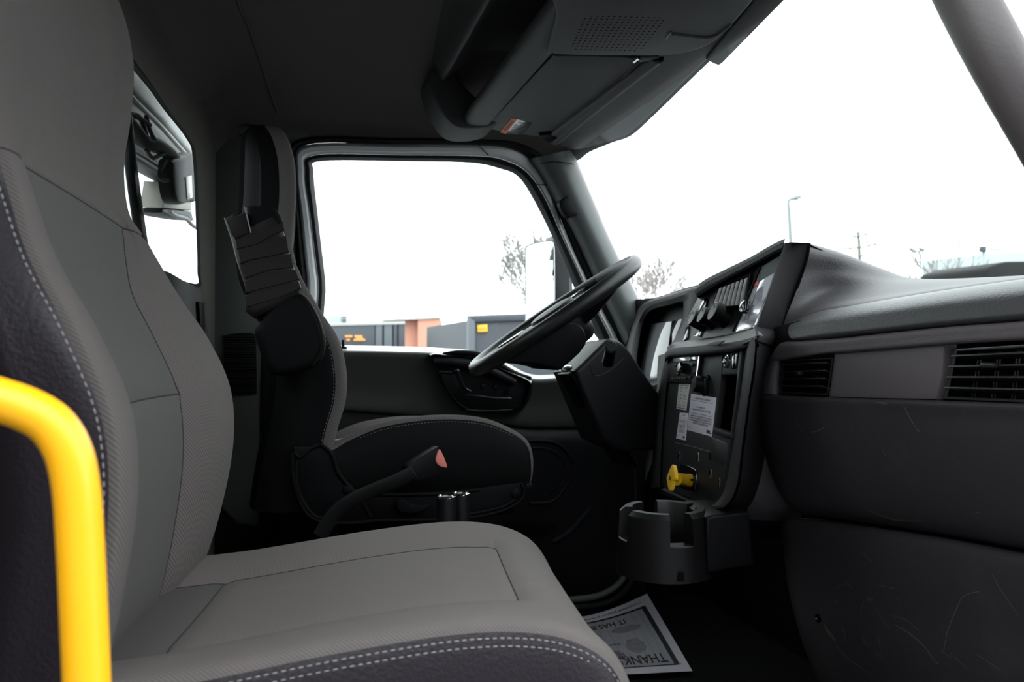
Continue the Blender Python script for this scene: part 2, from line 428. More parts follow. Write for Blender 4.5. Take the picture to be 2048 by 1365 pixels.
P = [[p - nx * 0.03 for p in wo_s], [p + nx * 0.0 for p in wo_s], [p.lerp(q, 0.85) for p, q in zip(wo_s, wi_s)], [q for q in wi_s], [q - nx * 0.001 for q in wi_s]]
rw = struct(grid('wall_rear', P, M['liner'], None, True))
cen = sum(wi_s, V()) / len(wi_s)
w1 = rootstruct('window_1', cen)
ins = lambda k: [q + (cen - q).normalized() * k for q in wi_s]
grid('window_seal', [[q for q in ins(-0.022)], [q + nx * 0.0015 for q in ins(-0.020)], [q + nx * 0.0015 for q in ins(-0.002)], [q - nx * 0.0005 for q in ins(0.001)], [q - nx * 0.002 for q in ins(0.0)]], M['rubber'], w1, True)
solid('window_glass', [q - nx * 0.003 for q in ins(-0.01)], nx, 0.004, M['glass'], w1)
# dark trim under the rear window
slab('rear_trim_panel', Pl(RWP.p + RWP.n * .012, RWP.n), [(300, 530), (342, 544), (372, 562), (402, 577), (413, 600), (418, 690), (424, 900), (300, 900)], M['brownv'], rw, 0.0, 0.012, 0.006)
slab('rear_trim_rib', Pl(RWP.p + RWP.n * .016, RWP.n), [(399, 604), (409, 606), (412, 690), (404, 690)], M['black'], rw, 0.004, 0.008, 0.003)

# ---- driver side wall behind the door
WL = Pl((0, YD + .02, 0), (0, -1, 0))
rows = []
for v in (150, 260, 400, 560, 700, 860, 1000, 1140):
    rows.append([WY(405, v, YD + .10), WY(423, v, YD + .06), WY(440, v, YD + .025), WY(470, v, YD + .02), WY(500, v, YD + .03), WY(540, v, YD + .02), WY(580, v, YD + .03), WY(612, v, YD + .06)])
wl = struct(grid('wall_left', net(rows, 3, 4), M['trim']))
slab('corner_trim', WL, cuv([(424, 250), (428, 205), (448, 165), (472, 150), (486, 165), (497, 200), (520, 232), (550, 240), (604, 250), (622, 272), (600, 284), (586, 330), (590, 420), (590, 1000), (424, 1000), (424, 600)], 3), M['trim'], wl, 0.02, 0.03, 0.012, 3)
vp = slab('vent_pad', WL, cuv([(446, 690), (447, 672), (462, 667), (500, 665), (511, 672), (513, 700), (515, 775), (511, 789), (480, 792), (452, 791), (447, 780), (446, 735)], 3), M['black'], wl, 0.022, 0.02, 0.006)
vs, fs = boxmesh([(WL.at(480, 673 + 5.0 * k, 0.024), V((0.042, 0, 0)), V((0, 0.003, 0)), V((0, 0, 0.0016))) for k in range(24)])
stuff(mk('vent_pad_rib', vs, fs, M['rubber'], vp))
slab('belt_slot_trim', WL, cuv([(520, 900), (527, 640), (560, 620), (575, 800), (572, 1100), (522, 1100)], 3), M['doorlow'], wl, 0.03, 0.03, 0.01)

# ---- driver's door
d1 = rootstruct('door_1', (0.6, YD, 0.0))
Gc = [(668, 692), (651, 560), (636, 430), (628, 345), (642, 323), (800, 323), (940, 326), (1000, 338), (1036, 354), (1067, 400), (1107, 480), (1152, 585), (1215, 735), (1150, 760), (1000, 752), (870, 720)]
Sc = [(655, 696), (636, 560), (620, 430), (610, 345), (630, 310), (800, 310), (960, 312), (1015, 322), (1055, 345), (1088, 392), (1128, 480), (1171, 575), (1240, 735), (1160, 775), (1000, 765), (870, 735)]
Fc = [(634, 700), (614, 560), (600, 430), (592, 345), (612, 290), (800, 289), (965, 290), (1030, 300), (1070, 330), (1099, 380), (1137, 480), (1180, 575), (1252, 735), (1170, 790), (1000, 780), (870, 750)]
Oc = [(622, 706), (602, 560), (590, 430), (583, 340), (600, 279), (800, 277), (975, 279), (1045, 288), (1090, 318), (1118, 375), (1156, 480), (1202, 585), (1272, 735), (1180, 800), (1000, 790), (870, 765)]
def dense(c): return cuv(c, 6)
G_, S_, F_, O_ = map(dense, (Gc, Sc, Fc, Oc))
band('window_seal', DP, S_, G_, [(0, -0.02), (0.05, 0.004), (0.5, 0.002), (0.9, -0.02), (1, -0.045)], M['rubber'], d1)
df = band('window_frame', DP, F_, S_, [(0, -0.03), (0.02, -0.004), (0.3, 0.008), (0.7, 0.008), (1, 0.0)], M['paint'], d1)
band('door_seal', DP, O_, F_, [(-0.3, -0.05), (0.0, 0.010), (0.35, 0.016), (0.8, 0.008), (1, -0.02)], M['rubber'], d1)
for a, b in (((1076, 288), (1063, 310)), ): pass
tube('frame_joint', [DP.at(957, 289, .010), DP.at(965, 299, .011), DP.at(977, 311, .006)], 0.0014, M['rubber'], d1, 5)
tube('frame_joint', [DP.at(1068, 368, .011), DP.at(1082, 370, .014), DP.at(1100, 369, .012)], 0.0014, M['rubber'], d1, 5)
w3 = rootstruct('window_3', (0.55, 2.3, 0.9))
solid('window_glass', [DP.at(u, v, -.04) for u, v in dense([(a + (a < 660) * -6 + (a > 1060) * 6, b + (b < 340) * -5 + (b > 700) * 20) for a, b in Gc])], V((0, -1, 0)), 0.004, M['glass'], w3)
us = [560, 690, 780, 870, 960, 1008, 1062, 1130, 1290]
def row(vs, y): return [WY(u, v, y if not isinstance(y, (list, tuple)) else y[i]) for i, (u, v) in enumerate(zip(us, vs))]
led = [row([688, 691.5, 693, 696, 704, 724, 749, 749, 749], YD + .055), row([694, 696, 697.5, 700.5, 708, 727, 752, 752, 752], YD + .005), row([700, 701.5, 703, 706, 714, 733, 757, 756, 756], YD - .03), row([708, 709, 710, 713, 721, 740, 763, 762, 762], YD - .04),
       row([735, 735, 736, 740, 748, 765, 780, 780, 780], YD - .035), row([780, 782, 784, 790, 796, 800, 808, 808, 808], YD - .03), row([812, 818, 824, 832, 842, 846, 852, 852, 852], YD - .035), row([818, 824, 830, 838, 848, 852, 858, 858, 858], YD - .022)]
grid('window_ledge', net(led[:3], 4, 5), M['paint'], d1)
grid('upper_trim', net(led[2:], 4, 5), M['door'], d1)
low = [row([816, 822, 828, 836, 846, 850, 856, 856, 856], YD - .024), row([835, 840, 846, 852, 860, 864, 870, 870, 870], YD - .045), row([900] * 9, YD - .055), row([1000] * 9, YD - .05), row([1100] * 9, YD - .03), row([1170] * 9, YD - .01), row([1215] * 9, YD + .02)]
grid('lower_trim', net(low, 4, 4), M['doorlow'], d1)
LP = Pl((0, YD - .055, 0), (0, -1, 0))
tube('trim_ridge', [LP.at(u, v, 0) for u, v in [(1040, 884), (1085, 882), (1118, 890), (1142, 915), (1148, 938), (1130, 975), (1104, 1003), (1060, 1008)]], 0.005, M['doorlow'], d1)
tube('trim_ridge', [LP.at(u, v, .0) for u, v in [(1050, 898), (1085, 897), (1110, 905), (1128, 924), (1130, 940), (1112, 972), (1090, 992)]], 0.003, M['doorlow'], d1)
tube('trim_ridge', [LP.at(u, v, -.018) for u, v in [(1105, 1085), (1140, 1062), (1175, 1022), (1200, 992)]], 0.012, M['doorlow'], d1)
slab('pocket_slot', LP, cuv([(1020, 1048), (1100, 1046), (1112, 1055), (1108, 1066), (1080, 1073), (1020, 1074)], 3), M['hole'], d1, 0.006, 0.01, 0.003)
# handle recess
H = cuv([(858, 709), (905, 710), (962, 716), (1006, 737), (1059, 759), (1064, 776), (1057, 805), (1036, 825), (990, 829), (940, 824), (914, 811), (894, 785), (873, 742)], 4)
H2 = cuv([(866, 713), (905, 715), (960, 722), (1002, 743), (1051, 764), (1055, 777), (1048, 802), (1031, 817), (990, 820), (943, 816), (920, 804), (901, 781), (880, 742)], 4)
HP = Pl((0, YD - .035, 0), (0, -1, 0))
hb = band('handle_bezel', HP, H, H2, [(0, -0.005), (0.05, 0.022), (0.4, 0.030), (0.8, 0.024), (1.0, 0.006)], M['gloss'], d1)
slab('handle_bowl', HP, H2, M['doorlow'], d1, 0.007, 0.004, 0.001)
tube('arm_hump', [HP.at(u, v, .012) for u, v in [(886, 708), (915, 706), (950, 709), (980, 718), (1003, 733), (1030, 748), (1062, 757)]], [.004, .008, .010, .010, .010, .009, .005], M['black'], d1)
tube('arm_roll', [HP.at(u, v, .020) for u, v in [(866, 722), (905, 724), (950, 731), (992, 747), (1030, 765)]], [.008, .014, .015, .014, .010], M['frame'], d1)
dh = tube('door_handle', [HP.at(u, v, .032) for u, v in [(908, 742), (914, 741), (919, 752), (926, 770), (931, 778), (941, 783)]], [.005, .006, .006, .006, .005, .003], M['gloss'], d1)
tube('handle_plate', [HP.at(u, v, .018) for u, v in [(872, 743), (890, 744), (908, 745)]], .004, M['gloss'], d1, 8)
slab('handle_cup', HP, cuv([(876, 749), (905, 748), (912, 757), (918, 775), (905, 790), (893, 778)], 4), M['frame'], d1, 0.014, 0.006, 0.004)
tube('pull_bar', [HP.at(u, v, .030) for u, v in [(929, 790), (950, 792), (980, 796), (1003, 797), (1022, 798)]], .0045, M['gloss'], d1, 10)
tube('pull_bar', [HP.at(u, v, .026) for u, v in [(932, 820), (960, 822), (990, 822), (1024, 820)]], .004, M['gloss'], d1, 8)
for cu_, cv_ in ((966, 772), (991, 774), (1012, 786)):
    lathe('window_button', HP.at(cu_, cv_, .006), (0, -1, 0), [(.0, .006), (.006, .006), (.008, .003), (.009, 0)], M['gloss'], d1, 16)
lathe('lock_knob', V((WY(686, 690, YD - .005))) + V((0, 0, -.010)), (0, 0, 1), [(.011, 0), (.011, .004), (.0045, .006), (.0042, .022), (.003, .024), (0, .0245)], M['black'], d1, 14)
# sill below the door
t3 = struct(tube('trim_3', [WY(u, v, YD - .03) for u, v in [(1000, 1200), (1120, 1201), (1180, 1196), (1214, 1185), (1240, 1166), (1256, 1140)]], 0.010, M['trim'], None, 10))
tube('sill_seal', [WY(u, v, YD - .06) for u, v in [(1000, 1216), (1120, 1217), (1190, 1213), (1228, 1200), (1258, 1172), (1275, 1140)]], 0.010, M['rubber'], t3, 10)
struct(blk('trim_7', -.45, -.24, .33, .38, 0, Z(.8), M['trim']))
struct(blk('trim_10', -.45, .9, .30, .37, Z(.56), Z(.81), M['trim']))
struct(blk('trim_8', .95, 1.28, .33, .38, -.05, Z(.05), M['paint']))
struct(blk('trim_9', .96, 1.27, 2.25, 2.3, 0, Z(-.02), M['hole']))
struct(blk('trim_5', -0.3, 1.35, YD + .01, YD + .08, -0.05, 0.33, M['doorlow']))

# ---- driver side A pillar
rows = []
for (a, b), (c, d) in [((1060, 318), (1140, 300)), ((1080, 348), (1158, 330)), ((1114, 410), (1190, 405)), ((1151, 480), (1222, 480)), ((1198, 585), (1276, 592)), ((1238, 668), (1312, 668)), ((1262, 720), (1335, 730))]:
    L_ = lambda t: (a + (c - a) * t, b + (d - b) * t)
    rows.append([WY(a - 8, b, YD + .03), WY(*L_(0), YD - .01), WY(*L_(.25), YD - .045), WY(*L_(.6), YD - .06), WY(*L_(.9), YD - .045), WY(*L_(1), YD - .02), WY(*L_(.98), YD + .06)])
ap = struct(grid('trim_1', net(rows, 5, 4), M['pillar']))
AP = Pl((0, YD - .062, 0), (0, -1, 0))
slab('pillar_grip_slot', AP, cuv([(1118, 408), (1128, 396), (1138, 392), (1147, 408), (1156, 426), (1150, 432), (1132, 434)], 3), M['black'], ap, 0.003, 0.02, 0.004)
tube('pillar_joint', [WY(u, v, YD - .062) for u, v in [(1080, 328), (1100, 324), (1125, 325), (1148, 329)]], .0012, M['hole'], ap, 5)

# ---- headliner
yy = [0.30, 0.6, 1.0, 1.5, 1.8, 2.0, 2.14, 2.22, 2.26]
zz = [.70, .765, .79, .785, .765, .735, .695, .635, .575]
P = []
for x, dz in ((XR - .01, -.17), (XR + .03, -.07), (XR + .09, -.015), (0.0, 0.0), (.2, 0.0), (.4, .0), (.62, -.0), (.8, -.1)):
    P.append([V((x + (.09 * (y - 2.05) if x < .05 else 0), y, Z(z + dz * (1 if y < 2.1 else .5)))) for y, z in zip(yy, zz)])
cl = struct(grid('ceiling', net(P, 4, 5), M['liner']))
for pts in ([(470, -40), (478, 10), (500, 60), (530, 150), (556, 225)],):
    hit = surf(cl)
    q = [hit(u, v, 0.0) for u, v in pts]
    tube('liner_ridge', [p for p in q if p], 0.004, M['liner'], cl)
# roof skin so that no sky light leaks through
struct(blk('trim_6', -0.45, 0.86, 0.3, 2.36, Z(.80), Z(.83), M['paint']))

# ---- front wall, cowl and windshield
struct(blk('wall_front', 1.22, 1.28, 0.36, 2.34, 0.0, Z(.02), M['hole']))
w2 = rootstruct('window_2', (1.0, 1.3, 1.1))
hdr = [V((.79, y, Z(.57))) for y in (0.42, 1.3, 2.2)]; cow = [V((1.27, y, Z(.06))) for y in (0.42, 1.3, 2.2)]
solid('windshield_glass', [hdr[0], hdr[2], cow[2], cow[0]], (cow[0] - hdr[0]).cross(V((0, 1, 0))).normalized(), 0.005, M['glass'], w2, 0)
tube('cowl_seal', [V((1.265, .42, Z(.06))), V((1.27, 1.3, Z(.06))), V((1.265, 2.2, Z(.06)))], .012, M['rubber'], w2)

# ================================================================== OVERHEAD CONSOLE, VISOR
oc = thing('overhead_console', 'dark grey overhead storage console above the windshield', 'console', (0.55, 1.3, Z(.6)))
prof = [(.30, .80), (.335, .755), (.35, .715), (.366, .677), (.385, .69), (.45, .745), (.60, .745), (.61, .65), (.52, .640), (.462, .636), (.447, .628), (.432, .612), (.424, .594), (.43, .580), (.45, .574), (.49, .579), (.50, .60), (.70, .60), (.71, .62)]
rows = [[V((x, y, Z(z))) for x, z in cr([V((a, b, 0)) for a, b in prof], 3) for x, z in [(x, z)]] if False else [V((p.x, y, Z(p.y))) for p in cr([V((a, b, 0)) for a, b in prof], 3)] for y in (.34, .8, 1.2, 1.6, 2.02)]
grid('shelf_body', rows, M['over'], oc)
EP = Pl((0, 1.99, 0), (0, -1, 0))
slab('end_cap', EP, cuv([(862, 140), (864, 178), (880, 215), (910, 250), (950, 256), (990, 248), (1000, 230), (960, 200), (925, 165), (905, 140)], 4), M['over'], oc, 0, 0.14, 0.02, 3)
ZP = lambda z: Pl((0, 0, Z(z)), (0, 0, -1))
slab('header_panel', ZP(.578), cuv([(1100, 272), (1120, 290), (1150, 300), (1190, 292), (1222, 283), (1250, 273), (1268, 260), (1292, 240)], 3, False) + [(1415, 121), (1500, 36), (1600, -70), (1440, -70), (1312, 116)], M['over'], oc, 0.0, 0.02, 0.006, 3)
tube('header_roll', [WZ(u, v, Z(.588)) for u, v in [(1110, 280), (1200, 205), (1316, 112)]], 0.016, M['over'], oc)
slab('windshield_header', ZP(.590), cuv([(1130, 318), (1156, 322), (1180, 305), (1226, 286), (1262, 273), (1300, 240), (1360, 182), (1420, 124)], 4, False) + [(1640, -90), (1500, -90), (1290, 200), (1150, 290)], M['rubber'], oc, 0.0, 0.02, 0.003)
slab('header_lip', ZP(.572), [(1412, 121), (1428, 129), (1438, 132), (1446, 127), (1572, -1), (1640, -70), (1560, -70), (1470, 50)], M['frame'], oc, 0.0, 0.02, 0.004, 3)
sp = slab('speaker_panel', ZP(.566), cuv([(1128, -60), (1112, 30), (1096, 96), (1102, 107), (1150, 111), (1240, 112), (1322, 112), (1380, 104), (1428, 84), (1470, 45), (1525, -20), (1560, -60)], 4), M['over'], oc, 0.0, 0.03, 0.010, 3)
vs, fs = [], []
TL, TR_, BR_, BL = (1172, 32), (1331, 36), (1279, 102), (1142, 98)
zp = ZP(.566)
for i in range(15):
    for j in range(13):
        if (i in (0, 14)) and (j in (0, 12)): continue
        s, t = i / 14, j / 12
        u = (TL[0] * (1 - s) + TR_[0] * s) * (1 - t) + (BL[0] * (1 - s) + BR_[0] * s) * t
        v = (TL[1] * (1 - s) + TR_[1] * s) * (1 - t) + (BL[1] * (1 - s) + BR_[1] * s) * t
        c = zp.at(u, v, .0005); k = len(vs)
        vs += [c + V((.0021 * math.cos(a * 1.0472), .0021 * math.sin(a * 1.0472), 0)) for a in range(6)]; fs.append(tuple(range(k, k + 6)))
stuff(mk('speaker_hole', vs, fs, M['hole'], sp, fixn=False))
tube('map_pocket_edge', [zp.at(u, v, .001) for u, v in [(1333, 78), (1336, 71), (1342, 65)]], .0018, M['pillar'], sp, 6)
tube('panel_crease', [zp.at(u, v, .0) for u, v in [(1345, 68), (1420, 74), (1462, 50)]], .003, M['over'], sp, 6)

sv = thing('sun_visor', 'dark grey folded sun visor with an orange warning label above the steering wheel', 'visor', WZ(1100, 200, Z(.59)))
vis = slab('visor_panel', ZP(.588), cuv([(978, 250), (1010, 215), (1100, 118), (1112, 113), (1180, 113), (1255, 116), (1268, 122), (1266, 134), (1200, 196), (1122, 270), (1108, 276), (1040, 268), (990, 260)], 4), M['visor'], sv, 0.0, 0.018, 0.007, 3)
tube('visor_rod', [WZ(u, v, Z(.592)) for u, v in [(1112, 276), (1190, 212), (1280, 122), (1312, 118)]], .006, M['black'], sv)
slab('visor_hinge', ZP(.578), [(1262, 116), (1282, 112), (1332, 112), (1330, 120), (1322, 126), (1300, 122), (1280, 126)], M['black'], sv, 0, .012, .003)
slab('visor_hinge', ZP(.578), [(1078, 272), (1100, 270), (1126, 276), (1120, 286), (1092, 284)], M['black'], sv, 0, .012, .003)
tube('hinge_pin', [WZ(1268, 124, Z(.574)), WZ(1278, 116, Z(.574))], .003, M['chrome'], sv, 8)
zv = ZP(.588)
wl_ = lab(slab('warning_label', zv, [(1026, 237), (1064, 246), (1045, 270), (1002, 266)], M['sheetgrey'], sv, .0008, .0006, 0), 'orange and white warning label')
slab('warning_strip', zv, [(1024, 237), (1034, 239.5), (1012, 268), (1000, 265)], M['orange'], wl_, .0014, .0006, 0)
printed('lettering', [('WARNING', .5, .5, .55, .8)], [(1000, 264), (1024, 238), (1033, 240), (1012, 267)], zv, .0019, M['ink'], wl_)
printed('lettering', [('WARNING', .5, .2, .09, .6)] + [(None, .5, .38 + .11 * k, .03, .8) for k in range(5)], [(1034, 239), (1063, 246.5), (1045, 269), (1013, 267)], zv, .0019, M['inkgrey'], wl_)
slab('label_panel', zv, [(1052, 247), (1064, 247), (1046, 270), (1034, 269)], M['black'], wl_, .0018, .0005, 0)

# ================================================================== PASSENGER PILLAR HANDLE AND YELLOW BAR
ph = thing('pillar_grab_handle', 'thick grey brown rubber grab handle at the top right of the windshield', 'handle', WY(1950, 100, .44))
tube('grip', [WY(1870, -160, .47), WY(1915, -40, .45), WY(1992, 110, .43), WY(2096, 290, .42), WY(2225, 520, .42)], [.0185, .019, .0185, .0185, .018], M['handle'], ph, 20)
lathe('mounting_foot', WY(1862, -190, .472), (-.3, 0, 1), [(0, 0), (.021, 0), (.022, .01), (.021, .05)], M['black'], ph)
lathe('mounting_foot', WY(2230, 530, .42), (.6, 0, -1), [(0, 0), (.021, 0), (.022, .01), (.021, .05)], M['black'], ph)
yb = thing('yellow_grab_bar', 'bright yellow bent tube grab bar beside the passenger seat', 'handle', WY(160, 1100, .44))
tube('bar', [WY(-260, 745, .44), WY(-120, 765, .44), WY(-20, 795, .44), WY(50, 818, .44), WY(103, 850, .44), WY(137, 905, .44), WY(153, 980, .44), WY(161, 1090, .44), WY(168, 1230, .44), WY(175, 1400, .44), WY(182, 1600, .44)], .0107, M['yellow'], yb, 24, 8)
lathe('bar_flange', WY(182, 1600, .44), (0, 0, 1), [(0, -.006), (.022, -.006), (.022, 0), (.012, .002), (.0107, .004)], M['yellow'], yb)
# ================================================================== SEATS
def make_seat(loc, label, cfg):
    root = thing('seat', label, 'seat', loc)
    yc = cfg['yc']; k = cfg['skew']
    def T(x, y, z): return V((x + k * (y - yc), y, Z(z)))
    sv_ = cfg['side']; fab = cfg['fabric']; ins_ = cfg['insert']
    # ---- backrest: closed sections stacked in height
    lv = cfg['back']; zs = [l[0] for l in lv]
    def at_z(i, f):
        return None
    NR = 6
    ctrl = []
    for z, xf, hw, rec, th, fs in lv:
        xb = xf - th
        half = [(xb, .0), (xb, .55), (xb + .012, .86), (xb + .045, .985), (xf - cfg['so'](z) - .033, 1.0), (xf - cfg['so'](z), 1.0), (xf + .001 - cfg['so'](z) * .2, .972), (xf, max(.88, fs + .07)), (xf - .30 * rec, fs + .45 * (max(.88, fs + .07) - fs)), (xf - .72 * rec, fs), (xf - rec * .95, fs * .5), (xf - rec, 0)]
        loop = [(x, -f) for x, f in half] + [(x, f) for x, f in half[::-1][1:-1]]
        ctrl.append([V((x, f * hw, z)) for x, f in loop])
    nc = 4
    loops = [cr(l, nc, True) for l in ctrl]
    cols = [cr([l[j] for l in loops], NR) for j in range(len(loops[0]))]
    n = len(loops[0]); R_ = len(cols[0])
    Pt = [[cols[j][i] for j in range(n)] for i in range(R_)]
    seam_c = {9 * nc, (len(ctrl[0]) - 9) * nc}              # edges of the centre insert
    st_c = {5 * nc, (len(ctrl[0]) - 5) * nc}                # side piping
    zi = cfg['zseam']; zu = cfg['zupper']
    def rowat(z): return min(range(R_), key=lambda i: abs(Pt[i][0].z - z))
    r_mid, r_up = rowat(zi), rowat(zu)
    front = range(5 * nc, (len(ctrl[0]) - 5) * nc + 1)
    ins_r = range(9 * nc, (len(ctrl[0]) - 9) * nc + 1)
    a5_ = 5 * nc
    # upper seam bows up towards the sides: shift rows in z on the front
    for i in range(R_):
        for j in range(n):
            p = Pt[i][j]
            dip = 0
            if j in st_c: dip = .002
            if j in seam_c and i <= r_up: dip = .0045
            if i == r_up and j in front: dip = .003
            if i == r_mid and j in ins_r: dip = .003
            pass
            if j in front and abs(i - r_up) < 8:
                tt = min(1, max(0, (p.y / max(.01, abs(Pt[i][a5_].y)) + 1) / 2)); p = p + V((0, 0, .017 * (1 - abs(i - r_up) / 8) * (1 - tt ** 3)))
            c = V((p.x - .03 if j in front else p.x, p.y * .9, p.z))
            if dip: p = p + (V((lv[0][1] * 0 + p.x - .06, p.y * .8, p.z)) - p).normalized() * dip
            Pt[i][j] = p
    W_ = [[T(p.x, yc + p.y, p.z) for p in r] for r in Pt]
    def part(name, r0, r1, c0, c1, m, wrap=False):
        cc = [c % n for c in range(c0, c1 + 1)]
        return grid(name, [[W_[i][c] for c in cc] for i in range(r0, r1 + 1)], m, root, False, 75)
    a5, b5 = 5 * nc, (len(ctrl[0]) - 5) * nc
    a9, b9 = 9 * nc, (len(ctrl[0]) - 9) * nc
    near_side = part('side_panel', 0, R_ - 1, 2 * nc, a5, sv_)
    part('side_panel', 0, R_ - 1, b5, n - 2 * nc, sv_)
    part('back_shell', 0, R_ - 1, n - 2 * nc, n + 2 * nc, M['shell'])
    part('bolster', 0, r_up, a5, a9, fab)
    part('bolster', 0, r_up, b9, b5, fab)
    part('lower_insert', 0, r_mid, a9, b9, ins_)
    part('upper_insert', r_mid, r_up, a9, b9, ins_)
    part('headrest', r_up, R_ - 1, a5, b5, fab)
    cap = [W_[R_ - 1][c] for c in range(n)]
    # double row of thread on the vinyl edge
    rend = min(R_ - 1, rowat(cfg['zstitch']))
    hw0 = [W_[i][a5 - 1].lerp(W_[i][a5], .45) + V((0, -.0012, 0)) for i in range(1, rend)]
    stitches('stitching', hw0, .0007, .0036, .0024, cfg['thread'], near_side)
    hw1 = [W_[i][a5 - 1].lerp(W_[i][a5], -.05) + V((0, -.0012, 0)) for i in range(1, rend)]
    sl = lambda q, o=.0002: tube('seam', q, .0009, M['seam'], root, 5, 1)
    for c in (a9, b9): sl([W_[i][c] for i in range(r_up + 1)])
    sl([W_[r_up][c] for c in range(a5, b5 + 1)]); sl([W_[r_mid][c] for c in range(a9, b9 + 1)])
    # ---- cushion: profile from rear over the front roll
    pr = cr([V((x, 0, z)) for x, z in cfg['cush']], 5); hw = cfg['chw']; ycc = cfg['cyc']
    na = len(pr); ring = []
    fr = [(-1.0, .005), (-.985, -.001), (-.94, -.004), (-.86, -.003), (-.72, .001), (-.50, .0115), (-.25, .0135), (0, .014), (.25, .0135), (.5, .0115), (.72, .002), (.86, 0.0), (.94, .003), (.985, .010), (1.0, .018)]
    cross = cr([V((f, d, 0)) for f, d in fr], 3)
    rows = []
    for i, p in enumerate(pr):
        t = (pr[min(i + 1, na - 1)] - pr[max(i - 1, 0)]).normalized(); nn = V((-t.z, 0, t.x))
        if nn.z < 0 and t.x > 0: nn = -nn
        rr = []
        s = i / (na - 1)
        fade = 1.0 if p.x < cfg['xroll'] else max(0.2, 1 - (p.x - cfg['xroll']) * 14)
        for q in cross:
            d = q.y if abs(q.x) > .8 else q.y * fade
            wv = hw * (1 - .03 * max(0, s - .75) * 4)
            pp = p - nn * d
            dy_ = q.x * wv; rr.append(V((pp.x + cfg['cskew'] * dy_, ycc + dy_, Z(pp.z - cfg['roll'] * (dy_ + wv)))))
        rows.append(rr)
    ncx = len(cross); jn, jf = 5 * 3, 9 * 3
    xs = [p.x for p in pr]
    i0 = min(range(na), key=lambda i: abs(xs[i] - cfg['xdiag'])); i1 = min(range(na), key=lambda i: abs(xs[i] - cfg['xfront']) + (1 if i > na * .7 else 0))
    for i in range(na):
        for j in (jn, jf):
            if i <= i1: rows[i][j] = rows[i][j] - V((0, 0, .0035))
    for j in range(jn, jf + 1): rows[i1][j] = rows[i1][j] - V((0, 0, .003)); rows[i0][j] = rows[i0][j] - V((0, 0, .0025))
    sub = lambda r0, r1, c0, c1: [[rows[i][j] for j in range(c0, c1 + 1)] for i in range(r0, r1 + 1)]
    grid('cushion_bolster', sub(0, i1, 0, jn), M['cushin'] if not cfg['driver'] else fab, root, False, 75)
    grid('cushion_bolster', sub(0, i1, jf, ncx - 1), M['cushin'] if not cfg['driver'] else fab, root, False, 75)
    grid('cushion_front', sub(i1, na - 1, 0, ncx - 1), M['cushin'] if not cfg['driver'] else fab, root, False, 75)
    grid('cushion_rear_panel', sub(0, i0, jn, jf), ins_, root, False, 75)
    grid('cushion_centre_panel', sub(i0, i1, jn, jf), M['cushin'] if not cfg['driver'] else fab, root, False, 75)
    for sd, js in ((-1, 0), (1, ncx - 1)):
        edge = [rows[i][js] for i in range(na)]
        zb_ = Z(cfg['zbot'])
        gr = []
        for f, bo in ((0, 0.0), (.08, .006), (.35, .012), (.7, .010), (.92, .004), (1, -.006)):
            gr.append([V((p.x * (1 - .02 * f) , p.y + sd * bo, p.z + (min(zb_, p.z - .005) - p.z) * f)) for p in edge])
        cs = grid('cushion_side', gr, sv_, root, False, 75)
        if sd == -1:
            stitches('stitching', [q + V((0, -.0022, -.0045)) for i, q in enumerate(edge)][2:], .0007, .0036, .0024, cfg['thread'], cs)
            if not cfg['driver']:
                stitches('stitching', [q + V((0, -.0042, -.0105)) for i, q in enumerate(edge)][2:], .0007, .0036, .0024, cfg['thread'], cs)
    for j in (jn, jf): sl([rows[i][j] for i in range(i1 + 1)])
    sl([rows[i1][j] for j in range(jn, jf + 1)]); sl([rows[i0][j] for j in range(jn, jf + 1)])
    # pan and pedestal
    x0, x1 = cfg['pan']
    blk('seat_pan', x0, x1, ycc - hw * .94, ycc + hw * .94, Z(cfg['zbot']) - .05, Z(cfg['zbot']) + .012, M['black'], root, .01)
    blk('pedestal', x0 + .05, x1 - .08, ycc - hw * .75, ycc + hw * .75, 0.0, Z(cfg['zbot']) - .05, M['black'], root, .01)
    return root, W_

backp = [(-.33, -.150, .23, .02, .11, .43), (-.265, -.124, .233, .026, .12, .43), (-.20, -.106, .24, .034, .12, .43), (-.12, -.093, .243, .040, .12, .43), (-.05, -.097, .243, .042, .12, .43), (.0125, -.122, .236, .042, .11, .44), (.06, -.150, .22, .036, .10, .5), (.10, -.170, .202, .025, .10, .62), (.135, -.187, .188, .014, .10, .74), (.165, -.202, .178, .008, .10, .6), (.22, -.206, .174, .006, .10, .6), (.28, -.200, .178, .006, .10, .6), (.345, -.197, .175, .006, .10, .6), (.40, -.205, .152, .006, .085, .6), (.44, -.222, .10, .004, .06, .6), (.452, -.24, .03, .001, .02, .6)]
cushp = [(-.17, -.258), (-.09, -.254), (-.03, -.248), (.07, -.237), (.17, -.231), (.24, -.237), (.288, -.255), (.316, -.283), (.328, -.325), (.325, -.39), (.31, -.43)]
pcfg = dict(driver=False, so=lambda z: .007, yc=.868, skew=.095, side=M['vinyl'], fabric=M['fabric'], insert=M['insert'], back=backp, zseam=-.047, zupper=.135, zstitch=.3, thread=M['thread'],
            cush=cushp, chw=.232, cyc=.885, xroll=.22, xdiag=-.085, xfront=.235, cskew=.15, roll=.015, zbot=-.42, pan=(-.16, .30))
pseat, PW = make_seat((.08, .87, 0), 'grey fabric passenger seat with dark vinyl sides in the foreground', pcfg)
